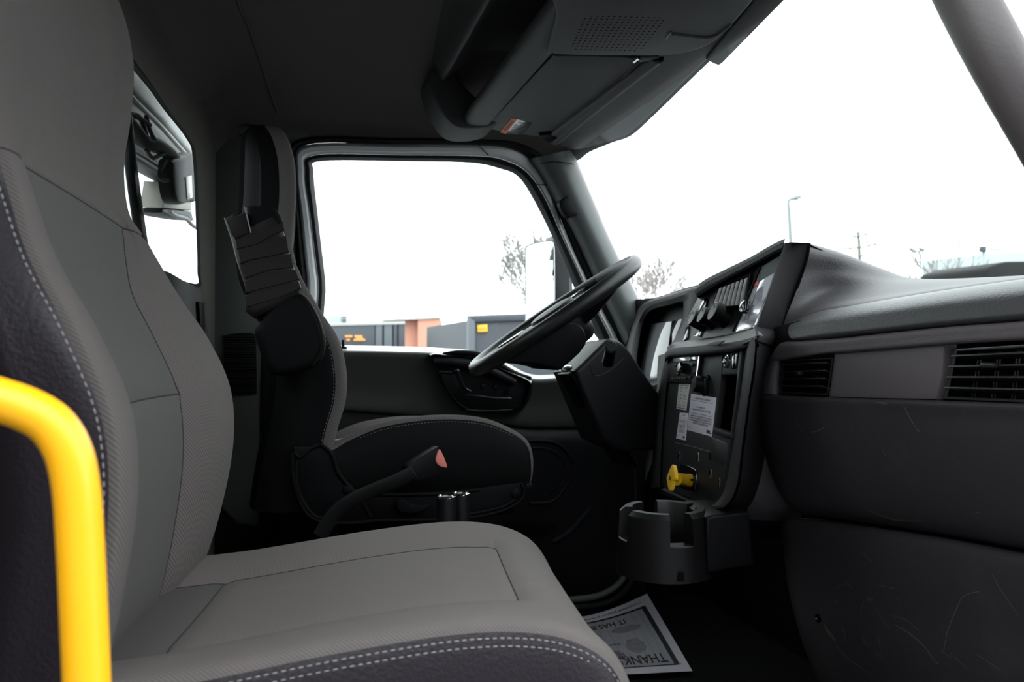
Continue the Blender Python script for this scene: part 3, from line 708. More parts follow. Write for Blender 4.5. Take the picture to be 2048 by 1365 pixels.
backd = [(-.30, .055, .235, .03, .13, .43), (-.22, .072, .24, .045, .135, .43), (-.15, .086, .245, .05, .135, .43), (-.0945, .101, .247, .06, .14, .43), (-.038, .102, .247, .06, .14, .43), (.02, .088, .24, .05, .135, .43), (.07, .058, .225, .035, .125, .5), (.13, .020, .20, .014, .115, .75), (.18, .006, .185, .008, .11, .8), (.22, .005, .178, .006, .11, .6), (.295, .011, .178, .006, .11, .8), (.365, .008, .172, .006, .105, .8), (.42, -.006, .145, .006, .09, .8), (.452, -.025, .09, .004, .06, .6), (.462, -.045, .03, .001, .02, .8)]
cushd = [(.02, -.195), (.07, -.185), (.108, -.165), (.174, -.141), (.27, -.130), (.36, -.136), (.42, -.158), (.455, -.182), (.468, -.215), (.466, -.26), (.45, -.29)]
dcfg = dict(driver=True, so=lambda z: .02 if z < .05 else .03, yc=1.77, skew=0.0, side=M['vinylblk'], fabric=M['fabric'], insert=M['insert'], back=backd, zseam=-.06, zupper=.15, zstitch=.06, thread=M['threaddk'],
            cush=cushd, chw=.24, cyc=1.77, xroll=.34, xdiag=.15, xfront=.40, cskew=0, roll=.075, zbot=-.282, pan=(.04, .44))
dseat, DW = make_seat((.2, 1.77, 0), 'black and grey driver seat with raised taped armrest beside the door', dcfg)
# driver seat: side covers, lever, armrest
SP = Pl((0, 1.505, 0), (0, -1, 0))
rc_uv = cuv([(586, 900), (602, 893), (632, 893), (646, 888), (664, 912), (676, 945), (695, 975), (725, 985), (738, 1030), (740, 1046), (690, 1049), (640, 1046), (606, 1022), (592, 985), (584, 940)], 4)
rc = slab('recliner_cover', SP, rc_uv, M['black'], dseat, 0.0, .03, .006, 3)
for q in ([(585, 905), (586, 950), (597, 995), (614, 1028), (645, 1045), (700, 1047), (745, 1043)], [(641, 889), (663, 908), (676, 945), (700, 976), (722, 1000), (742, 1035)], [(588, 905), (600, 915), (618, 900), (640, 890)], [(594, 920), (592, 960), (604, 1000), (628, 1032), (660, 1040)]):
    tube('cover_rim', [SP.at(u, v, .002) for u, v in q], .004, M['vinylblk'], rc, 8)
tr_uv = cuv([(700, 988), (760, 990), (880, 986), (1030, 968), (1050, 970), (1052, 986), (1040, 1006), (1004, 1022), (945, 1034), (870, 1039), (760, 1042), (744, 1034), (722, 1000)], 4)
tm = slab('side_trim', SP, tr_uv, M['black'], dseat, 0.0, .03, .006, 3)
for q in ([(745, 1042), (870, 1040), (945, 1035), (1004, 1022), (1038, 1004), (1048, 985), (1044, 968)], [(940, 1029), (1000, 1016), (1030, 1000)], [(738, 985), (760, 990), (880, 988), (960, 980)]):
    tube('trim_rim', [SP.at(u, v, .002) for u, v in q], .0035, M['vinylblk'], tm, 8)
for u, v in ((1031, 987), (696, 980)):
    lathe('trim_cap', SP.at(u, v, 0), (0, -1, 0), [(0, .006), (.006, .006), (.009, .004), (.011, 0)], M['vinylblk'], tm, 16)
slab('recline_lever', SP, cuv([(793, 1010), (797, 1001), (806, 1000), (818, 1008), (838, 1012), (856, 1011), (855, 1017), (842, 1025), (816, 1028), (800, 1024)], 4), M['vinylblk'], dseat, .018, .018, .005, 3)
slab('hinge_flap', Pl((0, 1.56, 0), (0, -1, 0)), [(645, 886), (692, 878), (690, 900), (664, 906)], M['trim'], dseat, 0, .02, .003)
slab('side_latch', SP, [(1052, 968), (1066, 969), (1066, 982), (1052, 981)], M['black'], dseat, .0, .02, .003)
arm = slab('armrest', Pl((0, 1.44, 0), (0, -1, 0)), cuv([(512, 650), (560, 590), (606, 588), (632, 620), (648, 660), (652, 695), (640, 728), (608, 744), (570, 752), (540, 748), (524, 715), (512, 680)], 4), M['vinylblk'], dseat, 0, .07, .022, 4)
lab(arm, 'raised armrest with a taped upper half')
tube('armrest_piping', [WY(u, v, 1.438) for u, v in [(604, 592), (628, 624), (642, 662), (644, 700), (626, 732)]], .0018, M['vinylblk'], arm, 6)
tp = slab('taped_pad', Pl((0, 1.435, 0), (0, -1, 0)), [(472, 520), (490, 575), (490, 622), (508, 636), (550, 618), (598, 586), (603, 574), (590, 540), (580, 510), (570, 470), (562, 448), (545, 430), (520, 440), (460, 470)], M['tape'], arm, 0, .066, .012, 3)
slab('bare_pad_end', Pl((0, 1.44, 0), (0, -1, 0)), cuv([(492, 413), (520, 411), (545, 413), (560, 430), (566, 450), (540, 470), (504, 470), (498, 440)], 3), M['vinylblk'], arm, 0, .05, .010, 3)
slab('torn_flap', Pl((0, 1.432, 0), (0, -1, 0)), [(450, 438), (468, 428), (474, 432), (490, 424), (498, 466), (470, 478), (463, 470)], M['tape'], arm, 0, .03, .003)
tube('flap_edge', [WY(u, v, 1.430) for u, v in [(449, 436), (455, 455), (463, 478), (470, 505)]], .0012, M['pillar'], arm, 6)
tube('flap_edge', [WY(u, v, 1.430) for u, v in [(489, 414), (493, 430), (498, 450), (502, 466)]], .0012, M['pillar'], arm, 6)
for q in ([(470, 478), (510, 470), (545, 455), (567, 444), (569, 462), (545, 473), (510, 490), (474, 497)], [(474, 500), (520, 490), (560, 478), (574, 472), (580, 505), (540, 512), (500, 520), (480, 528)],
          [(480, 530), (530, 522), (582, 508), (588, 536), (540, 540), (490, 556)], [(488, 560), (540, 548), (590, 540), (598, 560), (550, 572), (490, 588)], [(490, 590), (540, 582), (598, 564), (604, 576), (560, 596), (494, 616)]):
    slab('tape_band', Pl((0, 1.4342 - RN.random() * .0012, 0), (0, -1, 0)), [(a + RN.uniform(-1.5, 1.5), b + RN.uniform(-2, 2)) for a, b in q], M['tape'], arm, 0, .068, .0012, 1)

sb = thing('seat_belt_buckle', 'black seat belt buckle with a faded red release button beside the driver seat', 'buckle', WY(850, 930, 1.32))
BP = Pl((0, 1.31, 0), V((.25, -1, .1)))
slab('buckle_body', BP, cuv([(815, 937), (824, 926), (872, 896), (878, 898), (894, 934), (891, 941), (846, 960), (826, 958)], 3), M['black'], sb, 0, .028, .006, 3)
slab('release_button', BP, cuv([(879, 899), (885, 907), (893, 926), (895, 935), (889, 936), (878, 932), (872, 922), (874, 910)], 3), M['redbtn'], sb, .003, .026, .002)
tube('buckle_stalk', [WY(828, 945, 1.325), WY(790, 964, 1.33), WY(745, 982, 1.34), WY(700, 1004, 1.35), WY(668, 1030, 1.36), WY(640, 1072, 1.37)], .0125, M['rubber'], sb, 12, 6, True, (0, 1, .2))
for (u, v, y, lb) in ((893, 994, 1.26, 'left black tube with a shiny rim rising behind the passenger cushion'), (922, 988, 1.34, 'right black tube with a shiny rim half hidden behind its twin')):
    t = thing('metal_tube', lb, 'tube', WY(u, v, y) - V((0, 0, .3)), 'black tubes between the seats')
    c = WY(u, v, y)
    lathe('tube_body', c, (0, 0, 1), [(.0158, -.5), (.0158, -.003), (.0145, -.0005)], M['black'], t, 24)
    lathe('tube_cap', c, (0, 0, 1), [(.0150, -.004), (.0150, .0006), (.0135, .0018), (.012, .0006), (.0115, -.002), (0, -.002)], M['chrome'], t, 24)

# ================================================================== DASHBOARD
db = thing('dashboard', 'dark grey grained passenger side dashboard with two air vents', 'dashboard', (.85, .9, Z(-.2)))
def gx(name, rows, m, sharp=70, nr=4, nc=5):
    """rows of ((u, v), x): the dash surface given by sight line and its distance forward."""
    rows = [r + [(2860, r[-1][1] + (r[-1][1] - r[-2][1]) / (r[-1][0] - r[-2][0]) * (2860 - r[-1][0]), r[-1][2])] for r in rows]   # on to the passenger door
    return grid(name, net([[WX(u, v, x) for (u, v, x) in r] for r in rows], nr, nc), m, db, False, sharp)
# pad with the hump beside the display frame
pad_rows = [
    [(1562, 684, .84), (1640, 640, .85), (1740, 624, .852), (1880, 600, .852), (2048, 576, .852), (2300, 540, .852)],
    [(1562, 668, .845), (1640, 622, .86), (1740, 604, .865), (1880, 580, .865), (2048, 556, .865), (2300, 520, .865)],
    [(1572, 634, .855), (1650, 606, .90), (1750, 592, .92), (1890, 573, .93), (2048, 554, .93), (2280, 522, .93)],
    [(1590, 590, .87), (1660, 583, .94), (1760, 573, .98), (1890, 564, 1.0), (2048, 552, 1.02), (2250, 528, 1.02)],
    [(1604, 545, .885), (1670, 545, .95), (1760, 558, 1.02), (1860, 560, 1.08), (2040, 552, 1.14), (2220, 536, 1.14)],
    [(1618, 490, .90), (1690, 510, .98), (1770, 540, 1.08), (1840, 558, 1.16), (2020, 553, 1.24), (2200, 541, 1.25)],
    [(1600, 487, .98), (1660, 505, 1.06), (1740, 535, 1.15), (1820, 562, 1.25), (2000, 560, 1.27), (2180, 550, 1.27)],
]
pad = gx('top_pad', pad_rows, M['pad'], 75, 5, 6)
roll_rows = [
    [(1592, 640, .875), (1640, 622, .87), (1700, 611, .875), (1880, 581, .875), (2048, 557, .875), (2300, 521, .875)],
    [(1584, 646, .84), (1640, 627, .835), (1700, 616, .835), (1880, 586, .835), (2048, 562, .835), (2300, 528, .835)],
    [(1577, 657, .81), (1640, 642, .805), (1700, 632, .805), (1880, 605, .805), (2048, 583, .805), (2300, 552, .805)],
    [(1578, 672, .80), (1640, 662, .797), (1700, 654, .797), (1880, 632, .797), (2048, 613, .797), (2300, 583, .797)],
    [(1586, 681, .80), (1640, 677, .80), (1700, 671, .80), (1880, 652, .80), (2048, 638, .80), (2300, 612, .80)],
    [(1586, 692, .84), (1640, 688, .84), (1700, 682, .84), (1880, 664, .84), (2048, 650, .84), (2300, 626, .84)],
]
gx('upper_roll', roll_rows, M['roll'])
band_rows = [
    [(1566, 690, .86), (1572, 684, .825), (1640, 680, .82), (1700, 675, .82), (1880, 656, .82), (2048, 643, .82), (2300, 618, .82)],
    [(1552, 696, .86), (1566, 688, .802), (1640, 681, .797), (1700, 676, .797), (1880, 657, .797), (2048, 644, .797), (2300, 619, .797)],
    [(1538, 716, .86), (1552, 712, .798), (1640, 699, .795), (1700, 693, .795), (1880, 675, .795), (2048, 662, .795), (2300, 642, .795)],
    [(1530, 728, .86), (1548, 722, .80), (1640, 708, .797), (1700, 703, .797), (1880, 688, .797), (2048, 678, .797), (2300, 662, .797)],
    [(1530, 730, .86), (1550, 724, .812), (1640, 710, .812), (1700, 705, .812), (1880, 691, .812), (2048, 681, .812), (2300, 666, .812)],
]
gx('vent_rail', band_rows, M['dash'])
# left end of the vent recess, rounded
grid('recess_end', net([[WX(1512, 735, .87), WX(1530, 728, .815), WX(1546, 722, .800), WX(1560, 722, .806), WX(1568, 722, .82)], [WX(1504, 765, .87), WX(1520, 760, .815), WX(1538, 756, .800), WX(1553, 756, .806), WX(1563, 756, .82)], [WX(1502, 792, .87), WX(1516, 790, .815), WX(1534, 788, .800), WX(1552, 790, .806), WX(1562, 790, .82)]], 5, 4), M['dash'], db, False, 75)
FP = Pl((.806, 0, 0), (-1, 0, 0))
slab('vent_panel', FP, [(1669, 703), (1888, 688), (1884, 750), (1872, 800), (1760, 798), (1656, 795), (1662, 750)], M['dash'], db, 0.0, .02, .003)
gl_rows = [
    [(1500, 795, .87), (1524, 789, .815), (1560, 791, .812), (1660, 795, .812), (1880, 801, .812), (2048, 807, .812), (2300, 817, .812)],
    [(1500, 800, .87), (1521, 796, .802), (1560, 796, .797), (1660, 799, .796), (1880, 806, .796), (2048, 812, .796), (2300, 822, .796)],
    [(1502, 830, .87), (1518, 828, .815), (1560, 826, .803), (1660, 828, .800), (1880, 836, .800), (2048, 842, .800), (2300, 856, .800)],
    [(1512, 880, .88), (1528, 880, .825), (1570, 880, .812), (1660, 884, .808), (1880, 896, .806), (2048, 905, .806), (2300, 925, .806)],
    [(1535, 945, .90), (1548, 945, .845), (1580, 950, .832), (1660, 958, .826), (1880, 978, .822), (2048, 995, .822), (2300, 1025, .822)],
    [(1562, 995, .92), (1575, 998, .87), (1600, 1005, .857), (1680, 1018, .852), (1880, 1045, .848), (2048, 1072, .846), (2300, 1112, .846)],
    [(1580, 1015, .94), (1590, 1022, .90), (1610, 1027, .888), (1690, 1038, .884), (1880, 1066, .880), (2048, 1096, .878), (2300, 1140, .878)],
    [(1590, 1020, .96), (1600, 1026, .93), (1616, 1031, .92), (1692, 1042, .92), (1880, 1071, .92), (2048, 1102, .92), (2300, 1148, .92)],
]
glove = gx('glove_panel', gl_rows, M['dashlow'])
kick_rows = [
    [(1560, 1036, .96), (1585, 1035, .93), (1692, 1046, .915), (1880, 1074, .905), (2048, 1105, .90), (2300, 1150, .90)],
    [(1560, 1042, .94), (1582, 1042, .90), (1692, 1054, .885), (1880, 1083, .875), (2048, 1115, .872), (2300, 1160, .872)],
    [(1566, 1080, .95), (1582, 1085, .905), (1700, 1110, .885), (1880, 1150, .875), (2048, 1185, .872), (2300, 1240, .872)],
    [(1575, 1170, .97), (1590, 1180, .93), (1700, 1200, .905), (1880, 1235, .89), (2048, 1270, .885), (2300, 1340, .885)],
    [(1606, 1290, .98), (1622, 1295, .945), (1720, 1310, .925), (1890, 1340, .905), (2060, 1380, .90), (2300, 1450, .90)],
    [(1668, 1440, 1.02), (1688, 1445, .99), (1770, 1470, .97), (1930, 1520, .95), (2090, 1570, .945), (2330, 1650, .945)],
]
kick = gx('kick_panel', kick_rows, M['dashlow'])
# narrow side wing between the console and the glove panel
wing_rows = [[WX(1520, 800, .83), WX(1540, 810, .85), WX(1560, 820, .90)], [WX(1512, 900, .83), WX(1540, 905, .86), WX(1570, 905, .92)], [WX(1500, 1000, .84), WX(1540, 1005, .88), WX(1600, 1010, .95)], [WX(1488, 1040, .86), WX(1540, 1042, .91), WX(1600, 1044, .98)]]
grid('side_wing', net(wing_rows, 4, 4), M['dash'], db, False, 75)
slab('roll_gap', Pl((.83, 0, 0), (-1, 0, 0)), [(1530, 660), (1600, 640), (1605, 700), (1535, 716)], M['frame'], db, 0, .02, .002)
grid('lower_edge', net([[WX(1440, 1035, .88), WX(1520, 1032, .90), WX(1600, 1030, .97)], [WX(1450, 1060, .90), WX(1520, 1060, .94), WX(1600, 1050, 1.0)], [WX(1480, 1085, 1.0), WX(1530, 1080, 1.02), WX(1600, 1070, 1.05)]], 3, 3), M['frame'], db, False, 75)
hitk = surf([kick, glove])
ribbons('scratch', [([(1808, 812), (1818, 832), (1836, 862)], 1.8), ([(1835, 860), (1840, 864)], 2.4), ([(1624, 866), (1640, 860), (1650, 855)], 2.0), ([(1594, 845), (1598, 852)], 1.5), [(1603, 862), (1608, 858)], ([(1790, 1250), (1820, 1268), (1850, 1295), (1872, 1326)], 1.8), ([(1872, 1324), (1877, 1328)], 3.0),
    ([(1888, 1302), (1896, 1262), (1912, 1222), (1925, 1196), (1945, 1186), (1960, 1184)], 1.8), [(1725, 1105), (1745, 1125)], [(1755, 1170), (1790, 1178)], [(1788, 1232), (1815, 1242), (1838, 1262)], [(1722, 1222), (1728, 1205)], [(1735, 1197), (1742, 1203)], [(1884, 1302), (1903, 1316)], [(1902, 1308), (1935, 1338)], [(1672, 1292), (1700, 1320), (1742, 1350)], [(1955, 1310), (2000, 1340)],
    [(1985, 1150), (2005, 1185), (2040, 1235)], [(1668, 1180), (1695, 1165)], [(1686, 1255), (1692, 1285)], [(1756, 1270), (1762, 1300)], [(1765, 900), (1772, 912)], [(1712, 985), (1718, 992)], [(1945, 1024), (1960, 1026)], [(1835, 1040), (1840, 1034)]], hitk, M['scratch'], db, 1.1)
ribbons('scuff_mark', [([(1649, 1252), (1660, 1268), (1672, 1282)], 6), ([(1666, 1202), (1677, 1206)], 6), ([(1736, 1198), (1748, 1200)], 7), ([(1722, 1275), (1737, 1292)], 5), ([(1752, 1305), (1766, 1318)], 6), ([(1752, 1218), (1768, 1245), (1780, 1258)], 3), ([(1722, 1224), (1724, 1220)], 4), ([(1695, 1168), (1706, 1180)], 5), ([(1795, 1196), (1800, 1204)], 4), ([(1755, 805), (1775, 808)], 4), ([(1735, 1020), (1790, 1040), (1850, 1042)], 3)], hitk, M['scuff'], db, 5)
hp_ = hitk(1638, 1237, .001)
lathe('panel_screw', hp_, (-1, 0, 0), [(.0075, 0), (.0075, .002), (.005, .003), (.004, .001), (0, .001)], M['gloss'], db, 14)

def vent(quad, ns, nv, knob, fw=.004, doublev=False):
    f = db; pl = Pl((.803, 0, 0), (-1, 0, 0))
    A, B, Cc, Dd = quad
    L2 = lambda s, t: ((A[0] * (1 - s) + B[0] * s) * (1 - t) + (Dd[0] * (1 - s) + Cc[0] * s) * t, (A[1] * (1 - s) + B[1] * s) * (1 - t) + (Dd[1] * (1 - s) + Cc[1] * s) * t)
    fr_ = [L2(0, 0), L2(1, 0), L2(1, 1), L2(0, 1)]; fi = [L2(.035, .05), L2(.965, .05), L2(.965, .93), L2(.035, .93)]
    o = band('air_vent', pl, fr_, fi, [(0, -.06), (0, -.004), (.3, .001), (.8, .001), (1, -.003), (1, -.05)], M['slat'], f, True, 25)
    slab('vent_back', pl, [L2(-.02, -.02), L2(1.02, -.02), L2(1.02, 1.02), L2(-.02, 1.02)], M['hole'], o, -.05, .004, 0)
    for i in range(ns):
        t = .05 + .88 * (i + .62) / (ns + .25)
        a = pl.at(*L2(.03, t), -.006); b = pl.at(*L2(.97, t), -.006)
        e = (b - a) / 2
        box('slat', (a + b) / 2, e, V((.008, 0, -.003)), V((.0004, 0, .0012)), M['slat'], o, .0005)
    for i in range(nv):
        s = .04 + .92 * (i + .5) / nv
        for ds in ((-.012, .012) if doublev else (0,)):
            a = pl.at(*L2(s + ds, .05), -.024); b = pl.at(*L2(s + ds, .93), -.024)
            box('vane', (a + b) / 2, (b - a) / 2, V((.012, .002, 0)), V((0, .0010 if doublev else .0022, 0)), M['slat'], o, .0003)
    k0 = pl.at(*knob, .0)
    box('vent_tab', k0, V((0, .010 if doublev else .007, 0)), V((.008, 0, 0)), V((0, 0, .0032)), M['slat'], o, .002)
    return o
vent([(1566, 721), (1667, 715), (1656, 792), (1561, 789)], 4, 4, (1600, 747))
vent([(1908, 699), (2160, 683), (2150, 812), (1886, 800)], 4, 6, (1984, 731), .006, True)
# ================================================================== CENTRE STACK
cs = thing('centre_console', 'black centre console stack with white stickers, knobs and a yellow brake knob', 'console', (.8, 1.4, Z(-.25)))
UPL = P3(WY(1560, 505, 1.27), WX(1510, 658, .79), WY(1402, 590, 1.6))
SPL = P3(WY(1490, 690, 1.2), WY(1440, 1005, 1.2), WY(1338, 712, 1.6))
# --- upper bezel
slab('switch_panel', UPL, [(1398, 592), (1440, 566), (1500, 535), (1562, 502), (1512, 662), (1440, 678), (1340, 692), (1372, 640)], M['panel'], cs, -.012, .02, .001)
top_o = cuv([(1388, 584), (1412, 567), (1442, 551), (1500, 522), (1530, 505), (1550, 494), (1568, 486)], 4, False)
top_i = cuv([(1396, 596), (1416, 583), (1443, 567), (1500, 537), (1530, 521), (1548, 511), (1562, 505)], 4, False)
band('bezel_top', UPL, top_o, top_i, [(-.5, -.10), (-.15, -.02), (.1, .002), (.5, .006), (.85, .003), (1, -.014)], M['hood'], cs, False)
lo_ = [(1568, 486), (1562, 505), (1548, 548), (1530, 602), (1514, 650), (1508, 664)]
ro_ = [(1618, 487), (1612, 520), (1598, 562), (1582, 607), (1568, 652), (1562, 672)]
xr_ = [.895, .89, .88, .868, .855, .85]
g_ = []
for (a, b), (c, d), x in zip(lo_, ro_, xr_):
    p = UPL.at(a, b, .004); q = WX(c, d, x)
    g_.append([UPL.at(a, b, -.014), UPL.at(a + 1, b, .002), p.lerp(q, .08), p.lerp(q, .5) + V((-.002, 0, 0)), p.lerp(q, .93), q, q + V((.004, .0, -.001))])
grid('bezel_side', net(g_, 4, 3), M['frame'], cs, False, 60)
tube('bezel_seam', [WX(c + 1, d, x - .001) for (c, d), x in zip(ro_, xr_)], .0026, M['hole'], cs, 8)
# top cover of the bezel running forward to the windshield
g_ = []
for (u, v) in [(1388, 584), (1412, 567), (1442, 551), (1500, 522), (1530, 505), (1550, 494), (1568, 486), (1593, 486)]:
    p = UPL.at(u, v, -.002) if u < 1570 else WX(u, v, .87 if u < 1600 else .897)
    g_.append([p, p + V((.02, 0, .0)), p + V((.06, 0, -.014)), p + V((.14, 0, -.05)), p + V((.24, 0, -.11))])
grid('bezel_cover', net(g_, 3, 4), M['hood'], cs, False, 75)
# display on the right of the bezel, sky and tree reflection painted in
ds = slab('display_screen', UPL, [(1522, 534), (1559, 512), (1511, 654), (1467, 666), (1480, 640), (1493, 606), (1510, 566)], M['sheet'], cs, -.004, .004, .0006)
slab('display_header', UPL, [(1522.5, 534), (1559, 512.5), (1549, 545), (1530, 556), (1514, 566)], M['sheetgrey'], ds, -.0035, .0004, 0)
slab('display_reflection', UPL, [(1515, 580), (1527, 572), (1523, 602), (1531, 596), (1507, 651), (1469, 665), (1481, 640), (1494, 608)], M['sheetmottle'], ds, -.0034, .0004, 0)  # reflected trees and lot painted as a blue grey pattern
slab('red_print', UPL, [(1508, 566), (1516, 563), (1515, 570), (1507, 574)], M['red'], ds, -.003, .0004, 0)
rb = ribbons
for q in ([(1500, 600), (1488, 640)], [(1508, 590), (1494, 640)], [(1486, 634), (1506, 628)], [(1484, 644), (1500, 648)], [(1490, 615), (1512, 610)]):
    slab('pattern_line', UPL, [(q[0][0], q[0][1]), (q[0][0] + 2, q[0][1]), (q[1][0] + 2, q[1][1]), (q[1][0], q[1][1])], M['inkgrey'], ds, -.0030, .0003, 0)
tube('display_edge', [UPL.at(u, v, -.002) for u, v in [(1521, 534), (1508, 566), (1492, 604), (1466, 664)]], .0022, M['black'], cs, 8)
slab('display_clip', UPL, cuv([(1482, 604), (1490, 600), (1491, 608), (1487, 622), (1480, 624), (1477, 618)], 3), M['gloss'], cs, .006, .014, .002)
slab('display_slot', UPL, [(1507, 556), (1519, 536), (1522, 538), (1508, 566)], M['hole'], cs, -.006, .004, 0)
# rocker bank
band('rocker_bezel', UPL, [(1420, 618), (1434, 572), (1503, 546), (1489, 612)], [(1424, 615), (1437, 576), (1498, 552), (1486, 609)], [(0, -.014), (.2, -.008), (.8, -.008), (1, -.014)], M['black'], cs)
for k in range(7):
    s0, s1 = k / 7 + .012, (k + 1) / 7 - .012
    a = lambda s: (1437 + 60 * s, 577 - 23 * s); b = lambda s: (1424 + 61 * s, 615 - 5 * s)
    m_ = lambda s, t: (a(s)[0] * (1 - t) + b(s)[0] * t, a(s)[1] * (1 - t) + b(s)[1] * t)
    o = solid('rocker_switch', [UPL.at(*m_(s0, .0), .002), UPL.at(*m_(s1, .0), .002), UPL.at(*m_(s1, .5), -.001), UPL.at(*m_(s1, 1), .006), UPL.at(*m_(s0, 1), .006), UPL.at(*m_(s0, .5), -.001)], UPL.n, .012, M['rocker'], cs, .0015, 2)
# climate knobs
for (u, v, r) in ((1411, 648, .0185), (1431, 643, .0185), (1455, 636, .021)):
    base = UPL.at(u, v, -.012); ax = UPL.n
    o = lathe('climate_knob', base, ax, [(r * 1.12, 0), (r * 1.1, .004), (r, .007), (r, .030), (r * .93, .034), (r * .78, .0335), (r * .74, .030), (0, .030)], M['black'], cs, 28)
    lathe('knob_ring', base, ax, [(r * .78, .0336), (r * .84, .0346), (r * .92, .0341)], M['pillar'], o, 28)
    box('pointer', base + ax * .0308 + V((0, 0, r * .36)), V((0, .0012, 0)), V((0, 0, r * .28)), ax * .0006, M['pillar'], o)
slab('switch_slot', UPL, [(1371, 655), (1377, 652), (1374, 676), (1366, 682)], M['gloss'], cs, -.008, .006, .001)
slab('side_indicator', UPL, cuv([(1398, 618), (1408, 598), (1414, 600), (1404, 630), (1394, 640)], 3), M['gloss'], cs, -.008, .006, .001)
slab('coin_pad', UPL, [(1386, 672), (1396, 662), (1404, 660), (1398, 674)], M['sheetgrey'], cs, -.008, .004, .001)
# --- ledge
g_ = []
for (u, v), (c, d) in zip([(1338, 692), (1352, 684), (1378, 681), (1440, 672), (1480, 664), (1506, 657), (1512, 655)], [(1330, 706), (1340, 698), (1372, 695), (1440, 688), (1484, 681), (1512, 672), (1518, 674)]):
    p = UPL.at(u, v, -.012); q = SPL.at(c, d, .016)
    g_.append([p, p.lerp(q, .5) + V((0, 0, .003)), q + V((.008, 0, .002)), q, SPL.at(c, d + 14, .0155), SPL.at(c, d + 19, .010), SPL.at(c, d + 20, .0)])
grid('ledge', net(g_, 4, 4), M['frame'], cs, False, 60)
g_ = []
for t in (0, .5, 1):
    a0 = UPL.at(1508, 650, .003).lerp(WX(1566, 662, .852), t); a1 = SPL.at(1512, 668, .016).lerp(WX(1560, 680, .856), t); a2 = SPL.at(1515, 682, .016).lerp(WX(1554, 694, .858), t)
    g_.append([a0, a1, a2])
grid('corner_trim', net(g_, 3, 3), M['frame'], cs, False, 60)
slab('ledge_pull', SPL, cuv([(1410, 690), (1428, 684), (1448, 681), (1440, 688), (1424, 691)], 3), M['dash'], cs, .0235, .002, .0008)
# --- lower stack face
face = slab('face_panel', SPL, [(1336, 706), (1446, 694), (1442, 752), (1428, 858), (1462, 868), (1466, 900), (1450, 985), (1430, 1012), (1394, 1002), (1350, 985), (1318, 970), (1321, 880), (1329, 790)], M['panel'], cs, 0, .012, .001)
fo = [(1318, 705), (1410, 692), (1494, 684), (1516, 672), (1512, 740), (1502, 800), (1496, 850), (1488, 910), (1482, 965), (1470, 1000), (1450, 1020), (1420, 1022), (1380, 1012), (1316, 985), (1300, 975)]
fi = [(1336, 711), (1410, 702), (1476, 694), (1490, 698), (1486, 740), (1478, 800), (1470, 850), (1461, 910), (1452, 960), (1444, 988), (1428, 1006), (1405, 1004), (1375, 996), (1330, 975), (1318, 970)]
band('face_frame', SPL, cuv(fo[2:14], 4, False), cuv(fi[2:14], 4, False), [(-.05, -.03), (0, .008), (.25, .019), (.55, .020), (.85, .012), (1, -.004)], M['frame'], cs, False, 50)
slab('frame_lip', SPL, [(1478, 700), (1484, 699), (1474, 790), (1462, 880), (1448, 960), (1443, 960), (1458, 880), (1470, 790)], M['frame'], cs, .006, .01, .002)
g_ = []
for (u, v), (c, d), x in zip([(1516, 672), (1512, 740), (1502, 800), (1496, 850), (1488, 910), (1482, 965), (1468, 1002), (1446, 1020)], [(1556, 684), (1542, 730), (1530, 790), (1526, 850), (1526, 895), (1520, 965), (1506, 1010), (1480, 1030)], [.86, .85, .84, .84, .84, .85, .86, .87]):
    p = SPL.at(u, v, .010); q = WX(c, d, x)
    g_.append([SPL.at(u - 1, v, .017), p, p.lerp(q, .35) + V((-.008, -.006, 0)), p.lerp(q, .8) + V((-.004, -.003, 0)), q, q + V((.05, .01, 0))])
grid('stack_side', net(g_, 4, 4), M['frame'], cs, False, 60)
# left flank seen past the column
grid('stack_flank', net([[SPL.at(1338, 706, .004), SPL.at(1328, 708, -.02), SPL.at(1316, 712, -.10)], [SPL.at(1334, 760, .004), SPL.at(1324, 765, -.02), SPL.at(1312, 770, -.10)], [SPL.at(1324, 870, .004), SPL.at(1314, 880, -.02), SPL.at(1306, 880, -.10)], [SPL.at(1320, 975, .004), SPL.at(1310, 975, -.02), SPL.at(1302, 980, -.10)]], 3, 3), M['panel'], cs)
# radio
rd = slab('radio', SPL, [(1337, 713), (1401, 709), (1393, 767), (1334, 766)], M['black'], cs, .006, .012, .002)
slab('radio_reflection', SPL, [(1346, 717), (1378, 714), (1376, 722), (1345, 725)], M['sheet'], rd, .0085, .004, .001)  # window's reflection in the radio, painted as a pale strip
slab('radio_strip_end', SPL, [(1379, 714), (1398, 711), (1395, 720), (1377, 722)], M['sheetmottle'], rd, .0083, .004, .001)
lathe('volume_knob', SPL.at(1370, 737, .006), SPL.n, [(.011, 0), (.0105, .012), (.009, .0135), (0, .0135)], M['gloss'], rd, 20)
for k in range(6): slab('preset_button', SPL, [(1342 + 5 * k, 755.5), (1346 + 5 * k, 755.5), (1345.6 + 5 * k, 760), (1341.6 + 5 * k, 760)], M['panel'], rd, .009, .004, .0008)
for (a, b) in ((1383, 730), (1388, 744), (1354, 748), (1378, 756), (1350, 730)): slab('radio_key', SPL, [(a - 2.5, b - 3), (a + 2.5, b - 3), (a + 2, b + 3), (a - 3, b + 3)], M['frame'], rd, .009, .004, .0012)
tube('radio_trim', [SPL.at(1398, 712, .008), SPL.at(1391, 766, .008)], .0014, M['chrome'], rd, 6, 6, False)
